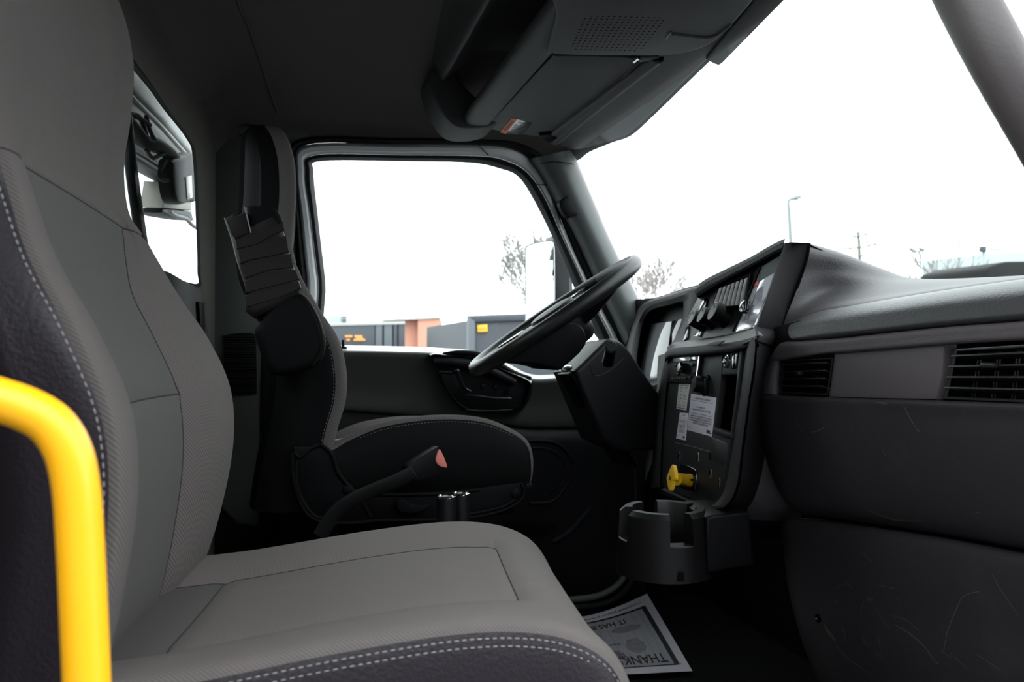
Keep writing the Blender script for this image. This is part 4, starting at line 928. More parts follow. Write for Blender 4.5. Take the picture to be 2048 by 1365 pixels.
# dial, sockets, cubby
lathe('dial_knob', SPL.at(1413, 772, .0), SPL.n, [(.021, 0), (.020, .004), (.017, .006), (.0155, .022), (.013, .025), (0, .026)], M['black'], cs, 24)
box('dial_ridge', SPL.at(1413, 772, .026), V((0, .0035, 0)), V((0, 0, .013)), SPL.n * .003, M['black'], cs, .001)
ax_ = slab('socket_panel', SPL, [(1449, 702), (1487, 694), (1477, 749), (1443, 750)], M['panel'], cs, .003, .012, .002)
lathe('socket_ring', SPL.at(1454, 723, .003), SPL.n, [(.0125, 0), (.0125, .003), (.0105, .0035), (.0095, .001), (.009, -.004)], M['chrome'], ax_, 24)
lathe('socket_plug', SPL.at(1454, 723, .001), SPL.n, [(.0095, 0), (.009, .0015), (0, .002)], M['gloss'], ax_, 20)
slab('usb_port', SPL, [(1464, 708), (1475, 706), (1471, 736), (1462, 738)], M['gloss'], ax_, .0055, .003, .001)
slab('port_mark', SPL, [(1466.5, 719), (1469, 718.6), (1468.6, 726), (1466, 726.4)], M['pillar'], ax_, .0062, .0008, 0)
slab('card_slot', SPL, cuv([(1478, 712), (1481, 708), (1481, 720), (1478, 731), (1476, 726)], 3), M['gloss'], ax_, .005, .003, .0006)
cb = slab('cubby_back', SPL, [(1420, 735), (1492, 730), (1474, 880), (1410, 876)], M['hole'], cs, -.07, .004, 0)
slab('cubby_lip', SPL, [(1427, 854), (1462, 866), (1461, 878), (1440, 872), (1424, 866)], M['frame'], cs, .012, .014, .003)
slab('lower_tray', SPL, [(1424, 876), (1456, 891), (1452, 936), (1420, 920)], M['panel'], cs, .003, .006, .0015)
tube('panel_gap', [SPL.at(u, v, .0006) for u, v in [(1350, 886), (1385, 894), (1422, 905)]], .0007, M['dash'], cs, 5)
tube('panel_gap', [SPL.at(u, v, .0006) for u, v in [(1423, 876), (1440, 882), (1456, 891)]], .0009, M['pillar'], cs, 5)
for (u, v) in ((1358, 912), (1395, 914), (1421, 912), (1451, 918), (1420, 948), (1438, 966)):
    slab('blank_switch', SPL, [(u - 2, v - 9), (u + 2, v - 8), (u + 1, v + 9), (u - 3, v + 8)], M['gloss'], cs, .002, .003, .0008)
# stickers
def sticker(quad, m, items, label):
    o = lab(slab('sticker', SPL, quad, m, cs, .0012, .001, .0003), label)
    printed('lettering', items, quad, SPL, .0016, M['ink'], o); return o
para = ['WARNING: DO NOT OPERATE PTO WITH VEHICLE', 'IN MOTION UNLESS APPROVED. SEE THE', 'OWNERS MANUAL BEFORE USE. DO NOT SHIFT', 'OR ENGAGE AT HIGH ENGINE SPEED']
sticker([(1382, 788), (1432.4, 796), (1423, 874), (1374, 860.5)], M['paper'], [('POWER SHIFTED PTO OPERATION', .48, .10, .05, .60), (None, .48, .165, .008, .84), ('AL TRANSMISSIONS', .44, .325, .04, .36), ('ENGAGE PTO WITH ENGINE AT IDLE SPEED', .48, .40, .045, .72), (None, .48, .505, .008, .86)] +
        [(t, .50, .575 + .062 * i, .045, (.86, .84, .88, .62)[i]) for i, t in enumerate(para)] + [(None, .845, .90, .085, .14), ('PTO', .10, .91, .025, .12), (None, .945, .925, .035, .06)], 'large white warning sticker')
sticker([(1357.6, 768.6), (1379.5, 768.6), (1372, 821.4), (1352.4, 818)], M['papergrey'], [(None, .5, .045, .02, .9), (None, .5, .945, .022, .86), ('ZERO', .28, .13, .05, .3), ('TWO', .75, .13, .05, .3), ('EXH', .28, .19, .03, .26), ('PTO', .75, .19, .03, .26), ('1', .3, .29, .06, .05), ('1', .75, .29, .06, .05), ('PS', .3, .44, .08, .16), ('R', .74, .46, .08, .12), ('UP', .3, .58, .06, .2), ('NO', .74, .58, .06, .22), ('1', .3, .70, .06, .05), ('1', .74, .72, .06, .05), ('DOWN', .3, .82, .05, .3), ('OFF', .74, .82, .05, .22), ('SPEED', .3, .88, .03, .3), ('SET', .74, .88, .03, .2), (None, .54, .5, .82, .015)], 'small cream sticker with two columns')
sticker([(1359.5, 825.7), (1376, 827), (1370.5, 881.4), (1352, 877.6)], M['paper'], [('CLUTCH', .55, .09, .05, .36), (None, .5, .19, .008, .9), ('DISENGAGE PTO', .5, .28, .05, .8), ('WHEN IDLING', .5, .345, .05, .75), ('DO NOT EXCEED', .5, .46, .04, .75), ('MAXIMUM SPEED', .5, .52, .04, .8), ('WHEN IN USE', .5, .58, .04, .55), ('TRANSMISSION', .5, .66, .04, .75), ('MUST BE COOL', .5, .72, .04, .6), ('PTO', .15, .89, .03, .14), (None, .8, .90, .08, .22)], 'narrow white sticker tucked under the large one')
# parking brake
kb = lab(solid('brake_knob', [SPL.at(u, v, .052) for u, v in cuv([(1343, 931), (1347, 934), (1350, 957), (1346, 962), (1341, 980), (1337, 979), (1333, 958), (1334, 953)], 3)], (SPL.n + V((0, .5, 0))).normalized(), .006, M['knoby'], cs, .002, 2), 'yellow diamond brake knob')
lathe('knob_shaft', SPL.at(1384, 963, -.002), (SPL.at(1344, 957, .052) - SPL.at(1384, 963, -.002)), [(.0125, 0), (.0125, .014), (.0118, .016), (.0112, .05), (.012, .054)], M['knoby'], kb, 20)
slab('shaft_notch', SPL, [(1380, 959), (1384, 958), (1384, 963), (1380, 962)], M['hole'], kb, .012, .003, 0)
box('knob_mark', SPL.at(1340, 957, .054), V((0, .001, 0)), V((0, 0, .004)), V((.0006, 0, 0)), M['ink'], kb)
slab('brake_plate', SPL, cuv([(1360, 930), (1388, 938), (1392, 948), (1389, 978), (1384, 984), (1358, 974)], 3), M['gloss'], cs, .003, .004, .0015)

# ================================================================== INSTRUMENT CLUSTER
ic = thing('instrument_cluster', 'black hooded instrument cluster with a pale reflecting display behind the steering wheel', 'instrument panel', (.86, 1.75, Z(0)))
CPL = Pl((.855, 1.75, 0), (-1, 0, .12))
co = cuv([(1250, 720), (1256, 680), (1268, 640), (1288, 607), (1338, 588), (1392, 572), (1402, 580), (1390, 625), (1366, 668), (1345, 706), (1340, 745), (1330, 775), (1290, 785), (1250, 770)], 4)
ci = cuv([(1276, 722), (1280, 685), (1288, 645), (1304, 622), (1338, 612), (1362, 606), (1367, 612), (1362, 645), (1350, 676), (1340, 706), (1333, 740), (1318, 756), (1294, 760), (1278, 755)], 4)
band('cluster_hood', CPL, co, ci, [(-.05, -.06), (0, .0), (.15, .014), (.5, .018), (.9, .010), (1, -.002), (1.0, -.03)], M['frame'], ic, True, 45)
DPL = Pl(CPL.at(1310, 700, -.014), (-1, .0, .20))
slab('cluster_display', DPL, [(1303, 648), (1343, 643), (1330, 745), (1312, 762), (1278, 758), (1284, 720)], M['screen'], ic, 0, .004, .001)
slab('pillar_reflection', CPL, [(1344, 642), (1372, 636), (1362, 690), (1335, 720)], M['screen2'], ic, -.020, .004, .002)  # dark reflection of the A pillar painted as its own piece
slab('cluster_back', CPL, [(1262, 600), (1380, 590), (1360, 720), (1335, 775), (1262, 780)], M['black'], ic, -.030, .006, .002)
g_ = []
for (u, v) in [(1252, 690), (1266, 645), (1288, 607), (1338, 588), (1392, 572), (1404, 582)]:
    p = CPL.at(u, v, .004); g_.append([p, p + V((.05, 0, .004)), p + V((.16, 0, -.012)), p + V((.30, 0, -.06)), p + V((.38, 0, -.1))])
grid('hood_cover', net(g_, 4, 4), M['hood'], ic, False, 75)
g_ = []
for u, v, x, y2 in [(1405, 582, .03, 0), (1392, 625, .02, 0), (1366, 672, .0, 0), (1344, 712, -.01, 0)]:
    p = CPL.at(u - 6, v + 4, .012); q = UPL.at(u + 4, v + 4, -.012); g_.append([p, p.lerp(q, .5) + V((.01, 0, 0)), q])
grid('hood_flank', net(g_, 3, 3), M['frame'], ic)
tube('hood_edge', [CPL.at(u, v, .012) for u, v in [(1262, 705), (1268, 672), (1280, 640), (1287, 625)]], .0014, M['pillar'], ic, 6)
# driver side dash below the cluster and dash end by the pillar
dk = thing('driver_knee_panel', 'black lower dash panel below the instrument cluster on the driver side', 'dash panel', (.92, 1.9, Z(-.2)))
KP = Pl((.93, 0, 0), (-1, 0, .25))
slab('knee_panel', KP, [(1205, 690), (1330, 700), (1330, 985), (1290, 985), (1262, 900), (1215, 900)], M['black'], dk, 0, .04, .01)
slab('dash_end', Pl((1.0, 2.1, 0), (-1, -.2, 0)), [(1240, 668), (1266, 640), (1264, 720), (1240, 745)], M['panel'], dk, 0, .1, .01)
tube('conduit', [WX(1268, 915, .95), WX(1270, 960, .95), WX(1272, 1030, .95)], .005, M['frame'], dk, 8)
pd = thing('pedal', 'small black pedal with a silver edge under the steering column', 'pedal', WX(1300, 858, .90))
slab('pedal_pad', Pl((.90, 0, 0), (-1, 0, .5)), [(1287, 846), (1312, 854), (1316, 864), (1292, 864)], M['rubber'], pd, 0, .012, .003)
tube('pedal_edge', [WX(1287, 846, .895), WX(1290, 863, .895)], .002, M['chrome'], pd, 6, 6, False)
tube('pedal_arm', [WX(1308, 858, .905), WX(1316, 830, .97)], .006, M['black'], pd, 8, 6, False)

# ================================================================== STEERING COLUMN AND WHEEL
sc = thing('steering_column', 'black steering column shroud with a stubby stalk knob behind the wheel', 'steering column', WY(1230, 760, 1.72))
CO = Pl((0, 1.67, 0), (.12, -1, .05))
slab('column_shroud', CO, cuv([(1150, 742), (1172, 722), (1209, 686), (1224, 677), (1245, 685), (1262, 704)], 4, False) + [(1302, 764), (1330, 800), (1330, 900), (1255, 905), (1208, 882), (1180, 815)], M['panel'], sc, 0, .12, .022, 4)
slab('lower_shroud', CO, [(1136, 748), (1160, 738), (1225, 840), (1285, 940), (1250, 930), (1196, 850), (1170, 805)], M['black'], sc, -.01, .06, .02, 3)
tube('stalk', [WY(1216, 724, 1.68), WY(1218, 714, 1.64), WY(1222, 696, 1.585)], [.014, .0125, .0125], M['black'], sc, 12)
lathe('stalk_knob', WY(1222.5, 693.5, 1.583), V((-.35, -1, .22)), [(.0128, -.012), (.0128, -.001), (.0115, .001), (0, .001)], M['frame'], sc, 8, sharp=30)
slab('tilt_lever', CO, cuv([(1124, 735), (1132, 730), (1146, 733), (1142, 742), (1130, 745)], 3), M['chrome'], sc, .02, .01, .003)
tube('shroud_crease', [CO.at(u, v, -.001) for u, v in [(1178, 730), (1190, 752), (1215, 745), (1240, 725), (1248, 718)]], .002, M['frame'], sc, 6)

sw = thing('steering_wheel', 'large black steering wheel tilted steeply, seen edge on', 'steering wheel', V((.612, 1.76, Z(.086))))
WC = V((.590, 1.76, Z(.080))); WNn = V((-.556, .085, .83)).normalized()
e1 = (V((1, 0, 0)) - WNn * WNn.x).normalized(); e2 = WNn.cross(e1)
RW = .220
def wp(r, a, h): return WC + e1 * (r * math.cos(a)) + e2 * (r * math.sin(a)) + WNn * h
def torus(name, a0, a1, m, n):
    P = []
    for i in range(n + 1):
        a = a0 + (a1 - a0) * i / n; rowp = []
        for j in range(14):
            b = 2 * math.pi * j / 14; bump_ = .0008 * (1 if (i % 3 == 0) else 0) if name == 'finger_grips' else 0
            rr = .0155 + bump_
            rowp.append(wp(RW + rr * math.cos(b), a, rr * 1.1 * math.sin(b)))
        P.append(rowp)
    return grid(name, P, m, sw, True, 60)
torus('rim', .5, 2 * math.pi - .5, M['wheel'], 84)
torus('worn_rim', -.5, .5, M['wheelworn'], 20)
lathe('hub_cover', WC, -WNn, [(0, -.015), (.045, -.014), (.062, -.006), (.068, .01), (.066, .05), (.060, .078), (.050, .088), (0, .090)], M['black'], sw, 32)
lathe('hub_pad', WC, WNn, [(.06, .004), (.056, .014), (.04, .018), (0, .019)], M['frame'], sw, 28)
for a in (.75, math.pi - .75, math.pi + .55, -.75 if False else math.pi * 2 - .75):
    P = []
    for r, wd, h0, h1 in ((.04, .040, -.06, .004), (.09, .032, -.05, .004), (.15, .026, -.03, .004), (.20, .020, -.012, .004), (.226, .018, -.008, .006)):
        da = wd / r / 1.0 * .8
        P.append([wp(r, a - da, h1), wp(r, a - da * .5, h1 + .003), wp(r, a + da * .5, h1 + .003), wp(r, a + da, h1), wp(r, a + da * .8, h0), wp(r, a - da * .8, h0)])
    grid('spoke', P, M['black'], sw, True, 50, True)
# wheel switches
for a in (.75, math.pi - .75):
    slab_ = solid('wheel_switch', [wp(.10, a - .22, .009), wp(.16, a - .12, .009), wp(.16, a + .12, .009), wp(.10, a + .22, .009)], WNn, .004, M['gloss'], sw, .0015)
slab('lower_cover', Pl((0, 1.64, 0), (0, -1, 0)), cuv([(1010, 716), (1016, 727), (1060, 728), (1108, 737), (1124, 738), (1172, 690), (1160, 650), (1120, 650), (1060, 690)], 3), M['black'], sw, 0, .2, .02, 3)

# ================================================================== CUP HOLDER
ch = thing('cup_holder', 'black plastic cup holder with four notched tabs below the console', 'cup holder', (.592, 1.2, Z(-.36)))
cc = V((.592, 1.2, 0)); vd = math.atan2(-1.2, -.592)
slots = [vd + math.radians(d) for d in (22, -66, -152, -242)]
def slotted(a):
    for s in slots:
        d = (a - s + math.pi) % (2 * math.pi) - math.pi
        if abs(d) < math.radians(15): return True
    return False
angs = []
for k in range(180):
    angs.append(2 * math.pi * k / 180)
for s in slots:
    for e in (-15, 15): angs += [s + math.radians(e) - 1e-4, s + math.radians(e) + 1e-4]
angs = sorted(a % (2 * math.pi) for a in angs)
zt, zs_, zbm = Z(-.258), Z(-.305), Z(-.362)
P = [[] for _ in range(8)]
for a in angs:
    sl = slotted(a); top = zs_ if sl else zt
    dv = V((math.cos(a), math.sin(a), 0))
    ro = lambda z: .0720 + (zt - z) * .06
    ri = lambda z: .051 - (zt - z) * .05
    q = [(ro(zbm), zbm), (ro(zs_ - .006), zs_ - .006), (ro(top - (.002 if sl else .007)), top - (.002 if sl else .007)), (ro(top) - (.002 if sl else .008), top), (ri(top) + .001, top), (ri(top), top - .002), (ri(zs_ - .006), zs_ - .006), (ri(zbm), zbm + .012)]
    for i, (r, z) in enumerate(q): P[i].append(cc + dv * r + V((0, 0, z)))
grid('cup_wall', P, M['cup'], ch, True, 30)
lathe('cup_floor', cc + V((0, 0, zbm)), (0, 0, 1), [(.0785, 0), (.0765, .001), (.056, .012), (0, .012)], M['panel'], ch, 40)
BK = Pl((0, 1.225, 0), V((-.15, -1, 0)))
slab('mounting_block', BK, [(1412, 1036), (1420, 1033), (1430, 1030), (1500, 1027), (1506, 1084), (1510, 1133), (1440, 1146), (1412, 1150)], M['black'], ch, 0, .12, .006, 3)
slab('drain_notch', Pl((0, 1.118, 0), (0, -1, 0)), [(1360, 1146), (1368, 1146), (1370, 1164), (1357, 1164)], M['hole'], ch, 0, .004, .001)

# ================================================================== PAPER FLOOR MAT
pm = thing('paper_floor_mat', 'white printed paper floor mat lying on the black floor', 'floor mat', WZ(1280, 1280, .012))
nodes = [(1020, 1262), (1170, 1229), (1240, 1222), (1293, 1189), (1382, 1311), (1384, 1340), (1230, 1352), (1100, 1356)]
def mp(s, t, lift=0.0):
    """s 0..1 from the printed right edge to the left, t 0..1 from the near edge away."""
    a = V((1385, 1343, 0)); b = V((1294, 1188, 0)); c = V((985, 1262, 0)); d = V((1010, 1362, 0))
    p = (a * (1 - s) + d * s) * (1 - t) + (b * (1 - s) + c * s) * t
    base = WZ(p.x, p.y, .012)
    curl = .010 * max(0, 1 - s * 5) * t ** 2 + .005 * math.sin(s * 6) * t
    sag = -24 * math.sin(math.pi * min(1, s * 1.05)) ** 1.2 * 0
    q = (p.x, p.y + 16 * t * t * math.sin(math.pi * min(1.0, s * 1.4)) * (1 if s < .72 else 0.6))
    base = WZ(q[0], q[1], .012 + curl + lift)
    return base
def mgrid(name, s0, s1, t0, t1, m, lift, ns=20, nt=12): return grid(name, [[mp(s0 + (s1 - s0) * i / ns, t0 + (t1 - t0) * j / nt, lift) for j in range(nt + 1)] for i in range(ns + 1)], m, pm, False, 80)
mgrid('sheet', 0, 1, 0, 1, M['matpaper'], 0, 30, 16)
mgrid('print_border', .035, 1, .095, .105, M['ink'], .0012, 24, 1)
mgrid('print_border', .045, 1, .86, .885, M['ink'], .0012, 24, 1)
mgrid('print_border', .045, .072, .10, .88, M['ink'], .0012, 1, 16)
mgrid('print_field', .072, 1, .105, .86, M['matgrey'], .0008, 24, 14)
def mtext(items, m, name='lettering'):
    vs, fs = [], []
    for tx, sc_, tc_, h, wd in items:
        tv, f = text2d(tx, 1.0, .015); x0 = min(v.x for v in tv); x1 = max(v.x for v in tv); y0 = min(v.y for v in tv); y1 = max(v.y for v in tv); k = len(vs)
        vs += [mp(sc_ + ((v.x - x0) / (x1 - x0)) * wd, tc_ + (1 - (v.y - y0) / (y1 - y0)) * h, .0018) for v in tv]; fs += [tuple(k + i for i in p) for p in f]
    return stuff(mk(name, vs, fs, m, pm, fixn=False))
mtext([('THANKS FOR YOUR BUSINESS', .095, .135, .125, .95), ('WE HAVE PROTECTED', .30, .245, .035, .30), ('YOUR CARPET', .30, .285, .035, .20), ('WITH THIS MAT', .32, .325, .035, .22), ('Ask us', .42, .40, .03, .1), ('how about a', .30, .44, .03, .2), ('to see', .42, .475, .03, .1), ('Your car', .38, .56, .035, .14), ('Customer', .38, .61, .03, .14), ('for you', .39, .645, .03, .12), ('IT HAS BEEN A PLEASURE', .20, .73, .075, .62), ('TO SERVE YOU', .44, .80, .05, .3)], M['ink'])
mtext([('recycled paper printed for the floor of your car', .06, .92, .035, .8)], M['inkgrey'], 'edge_lettering')
def blot(s, t, a, b): 
    k = 20; vs = [mp(s, t, .0014)] + [mp(s + a * math.cos(i * 2 * math.pi / k) * (1 + .12 * math.sin(3 * i)), t + b * math.sin(i * 2 * math.pi / k) * (1 + .1 * math.cos(2 * i)), .0014) for i in range(k)]
    mk('grey_picture', vs, [(0, 1 + i, 1 + (i + 1) % k) for i in range(k)], M['matdim'], pm)
blot(.22, .40, .055, .11); blot(.22, .66, .09, .05)
for k in range(9): mgrid('grid_line', .10 + .045 * k, .1015 + .045 * k, .11, .85, M['inkgrey'], .0011, 1, 8).name = 'grid_line'
# ================================================================== OUTSIDE: MIRROR AND REAR EQUIPMENT
mr = thing('side_mirror', 'tall white reflecting side mirror in black housing outside the driver window', 'mirror', WY(1090, 560, 2.62))
MN = V((-.93, -.36, 0.02))
MP = Pl(WY(1080, 560, 2.6), MN)
slab('mirror_glass', MP, cuv([(1051, 600), (1051, 520), (1052, 498), (1060, 490), (1084, 484), (1100, 483), (1106, 488), (1108, 520), (1108, 640), (1106, 720), (1056, 720), (1051, 690)], 4), M['mirror'], mr, .004, .006, .001)
slab('mirror_shell', MP, cuv([(1049, 600), (1049, 520), (1050, 496), (1059, 488), (1084, 482), (1100, 481), (1108, 484), (1111, 520), (1111, 640), (1110, 722), (1054, 722), (1049, 690)], 4), M['panel'], mr, .0, .06, .004)
slab('mirror_back', Pl((0, 2.62, 0), (0, -1, 0)), cuv([(1106, 490), (1118, 484), (1135, 520), (1145, 560), (1148, 640), (1146, 720), (1106, 722)], 3), M['contain2'], mr, 0, .10, .02)
tube('mirror_arm', [WY(1128, 600, 2.6), WY(1175, 640, 2.5), WY(1215, 690, 2.36)], .014, M['black'], mr)

hb = thing('equipment_beam', 'dirty white steel beam behind the rear window carrying cables', 'beam', WX(320, 250, -.5))
BX = Pl((-.36, 2.0, 0), (1, -.09, 0))
slab('beam_top', BX, [(230, 60), (272, 112), (330, 185), (395, 268), (395, 322), (330, 245), (271, 186), (230, 150)], M['steelw'], hb, .01, .12, .012, 3)
slab('beam_web', BX, [(230, 150), (271, 188), (330, 247), (395, 322), (395, 402), (342, 362), (268, 318), (230, 300)], M['steelg'], hb, -.01, .05, .006)
tube('beam_rib', [BX.at(u, v, .008) for u, v in [(240, 170), (275, 207), (330, 262), (392, 332)]], .006, M['steelw'], hb, 8)
tube('beam_rib', [BX.at(u, v, .008) for u, v in [(240, 292), (270, 306), (310, 330), (350, 358)]], .006, M['steelw'], hb, 8)
cbl = thing('cable_bundle', 'thick black cable bundle strapped along the beam behind the rear window', 'cable', BX.at(310, 290, .06))
tube('cable', [BX.at(u, v, .04) for u, v in [(250, 240), (272, 266), (290, 285), (312, 291), (335, 305), (352, 322)]], [.016, .018, .016, .019, .018, .016], M['rubber'], cbl)
for q in ([(262, 228), (280, 236), (296, 280)], [(292, 232), (300, 262), (318, 292), (330, 300)], [(293, 300), (305, 316), (325, 308), (340, 300)], [(332, 322), (318, 345), (324, 360), (345, 360)], [(268, 232), (285, 240), (300, 250)]):
    tube('cable', [BX.at(u, v, .05) for u, v in q], .005, M['rubber'], cbl, 8)
wl2 = thing('work_light', 'black work lamp hanging from the beam behind the rear window', 'lamp', BX.at(365, 365, .1))
slab('lamp_body', BX, cuv([(346, 330), (352, 318), (372, 312), (396, 312), (398, 396), (380, 406), (362, 410), (352, 398), (346, 365)], 4), M['black'], wl2, .06, .035, .012, 3)
slab('lamp_lens', BX, [(372, 354), (384, 350), (386, 396), (376, 400)], M['gloss'], wl2, .063, .01, .003)
jb = thing('junction_box', 'beige junction box with a cable below the work lamp outside the rear window', 'box', BX.at(355, 400, .05))
slab('box_body', BX, [(334, 364), (384, 372), (384, 422), (327, 416)], M['beige'], jb, .0, .06, .006)
slab('box_base', BX, [(327, 417), (384, 423), (388, 442), (372, 440), (340, 434), (325, 426)], M['black'], jb, .0, .06, .006)
tube('box_cable', [BX.at(u, v, .02) for u, v in [(340, 424), (352, 432), (372, 438), (384, 450), (396, 458)]], .006, M['steelg'], jb, 8)
bp = thing('support_post', 'black slanted post outside the rear window beside the passenger headrest', 'post', BX.at(300, 640, .05))
tube('post', [BX.at(u, v, .05) for u, v in [(250, 230), (264, 350), (278, 450), (300, 600), (330, 900), (352, 1140), (372, 1360)]], .013, M['black'], bp, 10)
lathe('post_foot', BX.at(372, 1360, .05), (0, 0, 1), [(0, -.02), (.03, -.02), (.03, 0), (.012, .01)], M['black'], bp, 12)

# ================================================================== OUTSIDE: THE STREET
def wall_slab(name, d, uv, th, m, parent, bev=0.0): return slab(name, Pl((0, d, 0), (0, -1, 0)), uv, m, parent, 0, th, bev)
def gz(u, d): return V((WY(u, 700, d).x, d, -1.15))
tr = thing('dark_trailer', 'long dark trailer with orange lettering seen through the driver window', 'trailer', gz(730, 22))
wall_slab('trailer_side', 22, [(600, 652), (700, 650), (750, 649), (750, 716), (600, 716)], 2.4, M['contain'], tr, .03)
wall_slab('trailer_rail', 21.97, [(600, 648), (810, 643), (810, 649), (600, 654)], .1, M['steelw'], tr, .01)
for u0, u1 in ((751, 765), (768, 785), (787, 795), (797, 810)): wall_slab('trailer_post', 22, [(u0, 649), (u1, 648), (u1, 716), (u0, 716)], 2.4, M['contain2'] if u0 in (751, 768) else M['contain'], tr, .03)
for u0, u1, v in ((690, 705, 671), (709, 725, 671), (693, 700, 678), (707, 731, 678), (712, 726, 675)): wall_slab('lettering', 21.96, [(u0, v), (u1, v), (u1, v + 4.5), (u0, v + 4.5)], .03, M['signo'], tr, .01)
for u in (640, 668, 780): lathe('trailer_wheel', WY(u, 748, 21.9), (0, -1, 0), [(0, .1), (.3, .1), (.5, .08), (.5, -.25)], M['rubber'], tr, 20)
b1 = thing('brick_building', 'plain red brick building end wall seen through the driver window', 'building', gz(845, 34))
wall_slab('brick_wall', 34, [(770, 641), (836, 639), (836, 742), (770, 742)], 9, M['brick'], b1)
wall_slab('brick_gable', 33.5, [(836, 638), (879, 636), (884, 644), (884, 742), (836, 742)], 9, M['brick'], b1)
wall_slab('roof_edge', 33.4, [(768, 639), (879, 634.5), (880, 637), (768, 642)], 9.4, M['steelw'], b1)
b2 = thing('low_brick_building', 'low brick building with a teal window beyond the dark container', 'building', gz(910, 38))
wall_slab('brick_wall', 38, [(884, 676), (914, 675), (914, 740), (884, 740)], 6, M['brick'], b2)
wall_slab('brick_wall', 38, [(928, 674), (936, 673), (936, 740), (928, 740)], 6, M['brick'], b2)
wall_slab('window', 38.2, [(914, 673), (928, 673), (928, 740), (914, 740)], 5.5, M['teal'], b2)
b3 = thing('distant_building', 'pale grey building far beyond the trailer', 'building', gz(670, 72))
wall_slab('wall', 72, [(640, 634), (692, 632), (692, 730), (640, 730)], 9, M['teal'], b3)
wall_slab('roof_unit', 71.8, [(684, 632), (694, 632), (694, 646), (684, 646)], 3, M['contain2'], b3)
ct = thing('dark_container', 'dark steel container with a small yellow sign beside the side mirror', 'container', gz(1000, 14))
wall_slab('container_wall', 14, [(946, 640), (1115, 634), (1115, 790), (944, 790)], 5, M['contain'], ct, .02)
wall_slab('container_rail', 13.93, [(938, 632), (1120, 626), (1120, 640), (950, 645), (940, 640)], .2, M['contain'], ct, .03)
wall_slab('container_post', 13.93, [(938, 634), (951, 634), (951, 790), (936, 790)], .2, M['contain2'], ct, .03)
lab(wall_slab('sign', 13.95, [(955, 651), (975, 649), (976, 664), (956, 665)], .03, M['signy'], ct, .01), 'yellow sign')
wall_slab('sign_rule', 13.915, [(958, 656), (972, 655), (972, 657), (958, 658)], .01, M['signo'], ct)
oc2 = thing('orange_barrier', 'orange barrier on the ground beyond the door mirror', 'barrier', gz(1066, 26.5))
wall_slab('board', 26.5, [(1052, 730), (1063, 727), (1066, 738), (1080, 740), (1084, 752), (1052, 752)], .2, M['signo'], oc2, .03)
wall_slab('leg', 26.5, [(1054, 752), (1058, 752), (1058, 762), (1054, 762)], .2, M['signo'], oc2, .01)
wall_slab('leg', 26.5, [(1078, 752), (1082, 752), (1082, 762), (1078, 762)], .2, M['signo'], oc2, .01)
cw = thing('white_car', 'white car parked outside glimpsed below the steering wheel', 'car', gz(1120, 30))
wall_slab('car_body', 30, cuv([(1078, 760), (1080, 742), (1096, 738), (1110, 728), (1150, 726), (1170, 738), (1182, 744), (1182, 762)], 3), 1.8, M['carwhite'], cw, .1)
wall_slab('car_window', 29.98, [(1112, 731), (1146, 729), (1160, 738), (1104, 739)], .03, M['contain'], cw, .01)
for u in (1096, 1164): lathe('car_wheel', WY(u, 762, 29.95), (0, -1, 0), [(0, .05), (.2, .06), (.33, .04), (.33, -.2)], M['rubber'], cw, 18)

def tree(label, u, d, vtop, spread, m, n=5, seed=1):
    r = random.Random(seed); base = gz(u, d); top = WY(u, vtop, d).z; hgt = top + 1.15
    t = thing('bare_tree', label, 'tree', base, 'bare trees along the street')
    vs, fs, bvs, bfs = [], [], [], []
    def limb(a, b, r0, r1, V_, F_):
        ax = (b - a).normalized(); x = ax.orthogonal().normalized(); y = ax.cross(x); k = len(V_)
        for p, rr in ((a, r0), (b, r1)):
            for j in range(4): V_.append(p + (x * math.cos(j * 1.5708) + y * math.sin(j * 1.5708)) * rr)
        for j in range(4): F_.append((k + j, k + (j + 1) % 4, k + 4 + (j + 1) % 4, k + 4 + j))
    def grow(a, dr, ln, rad, lev):
        b = a + dr * ln; rad = max(rad, .00048 * d); limb(a, b, rad, rad * .7, vs if lev == 0 else bvs, fs if lev == 0 else bfs)
        if lev >= n: return
        for q in range(3 if lev < 4 else 2):
            nd = (dr + V((r.uniform(-1, 1), r.uniform(-1, 1), r.uniform(-.25, .7))) * spread).normalized()
            grow(a.lerp(b, r.uniform(.6, 1)), nd, ln * r.uniform(.62, .86), rad * .55, lev + 1)
    grow(base, V((0, 0, 1)), hgt * .34, hgt * .018, 0)
    mk('trunk', vs, fs, m, t); stuff(mk('branches', bvs, bfs, m, t))
tree('bare tree behind the side mirror', 1082, 47, 470, .62, M['barkpale'], 7, 3)
tree('small bare tree between the brick building and the container', 905, 48, 645, .6, M['barkpale'], 5, 8)
tree('bare tree beyond the pillar and the steering wheel rim', 1296, 34, 535, .6, M['barkpale'], 7, 5)
tree('pale bare tree over the cluster hood', 1385, 48, 548, .6, M['barkpale'], 5, 12)
tree('leafless bushy tree over the dash pad', 1885, 40, 502, .75, M['barkpale'], 7, 21)
tree('faint bare tree seen through the rear window', 340, 45, 505, .6, M['barkpale'], 7, 9) if False else None

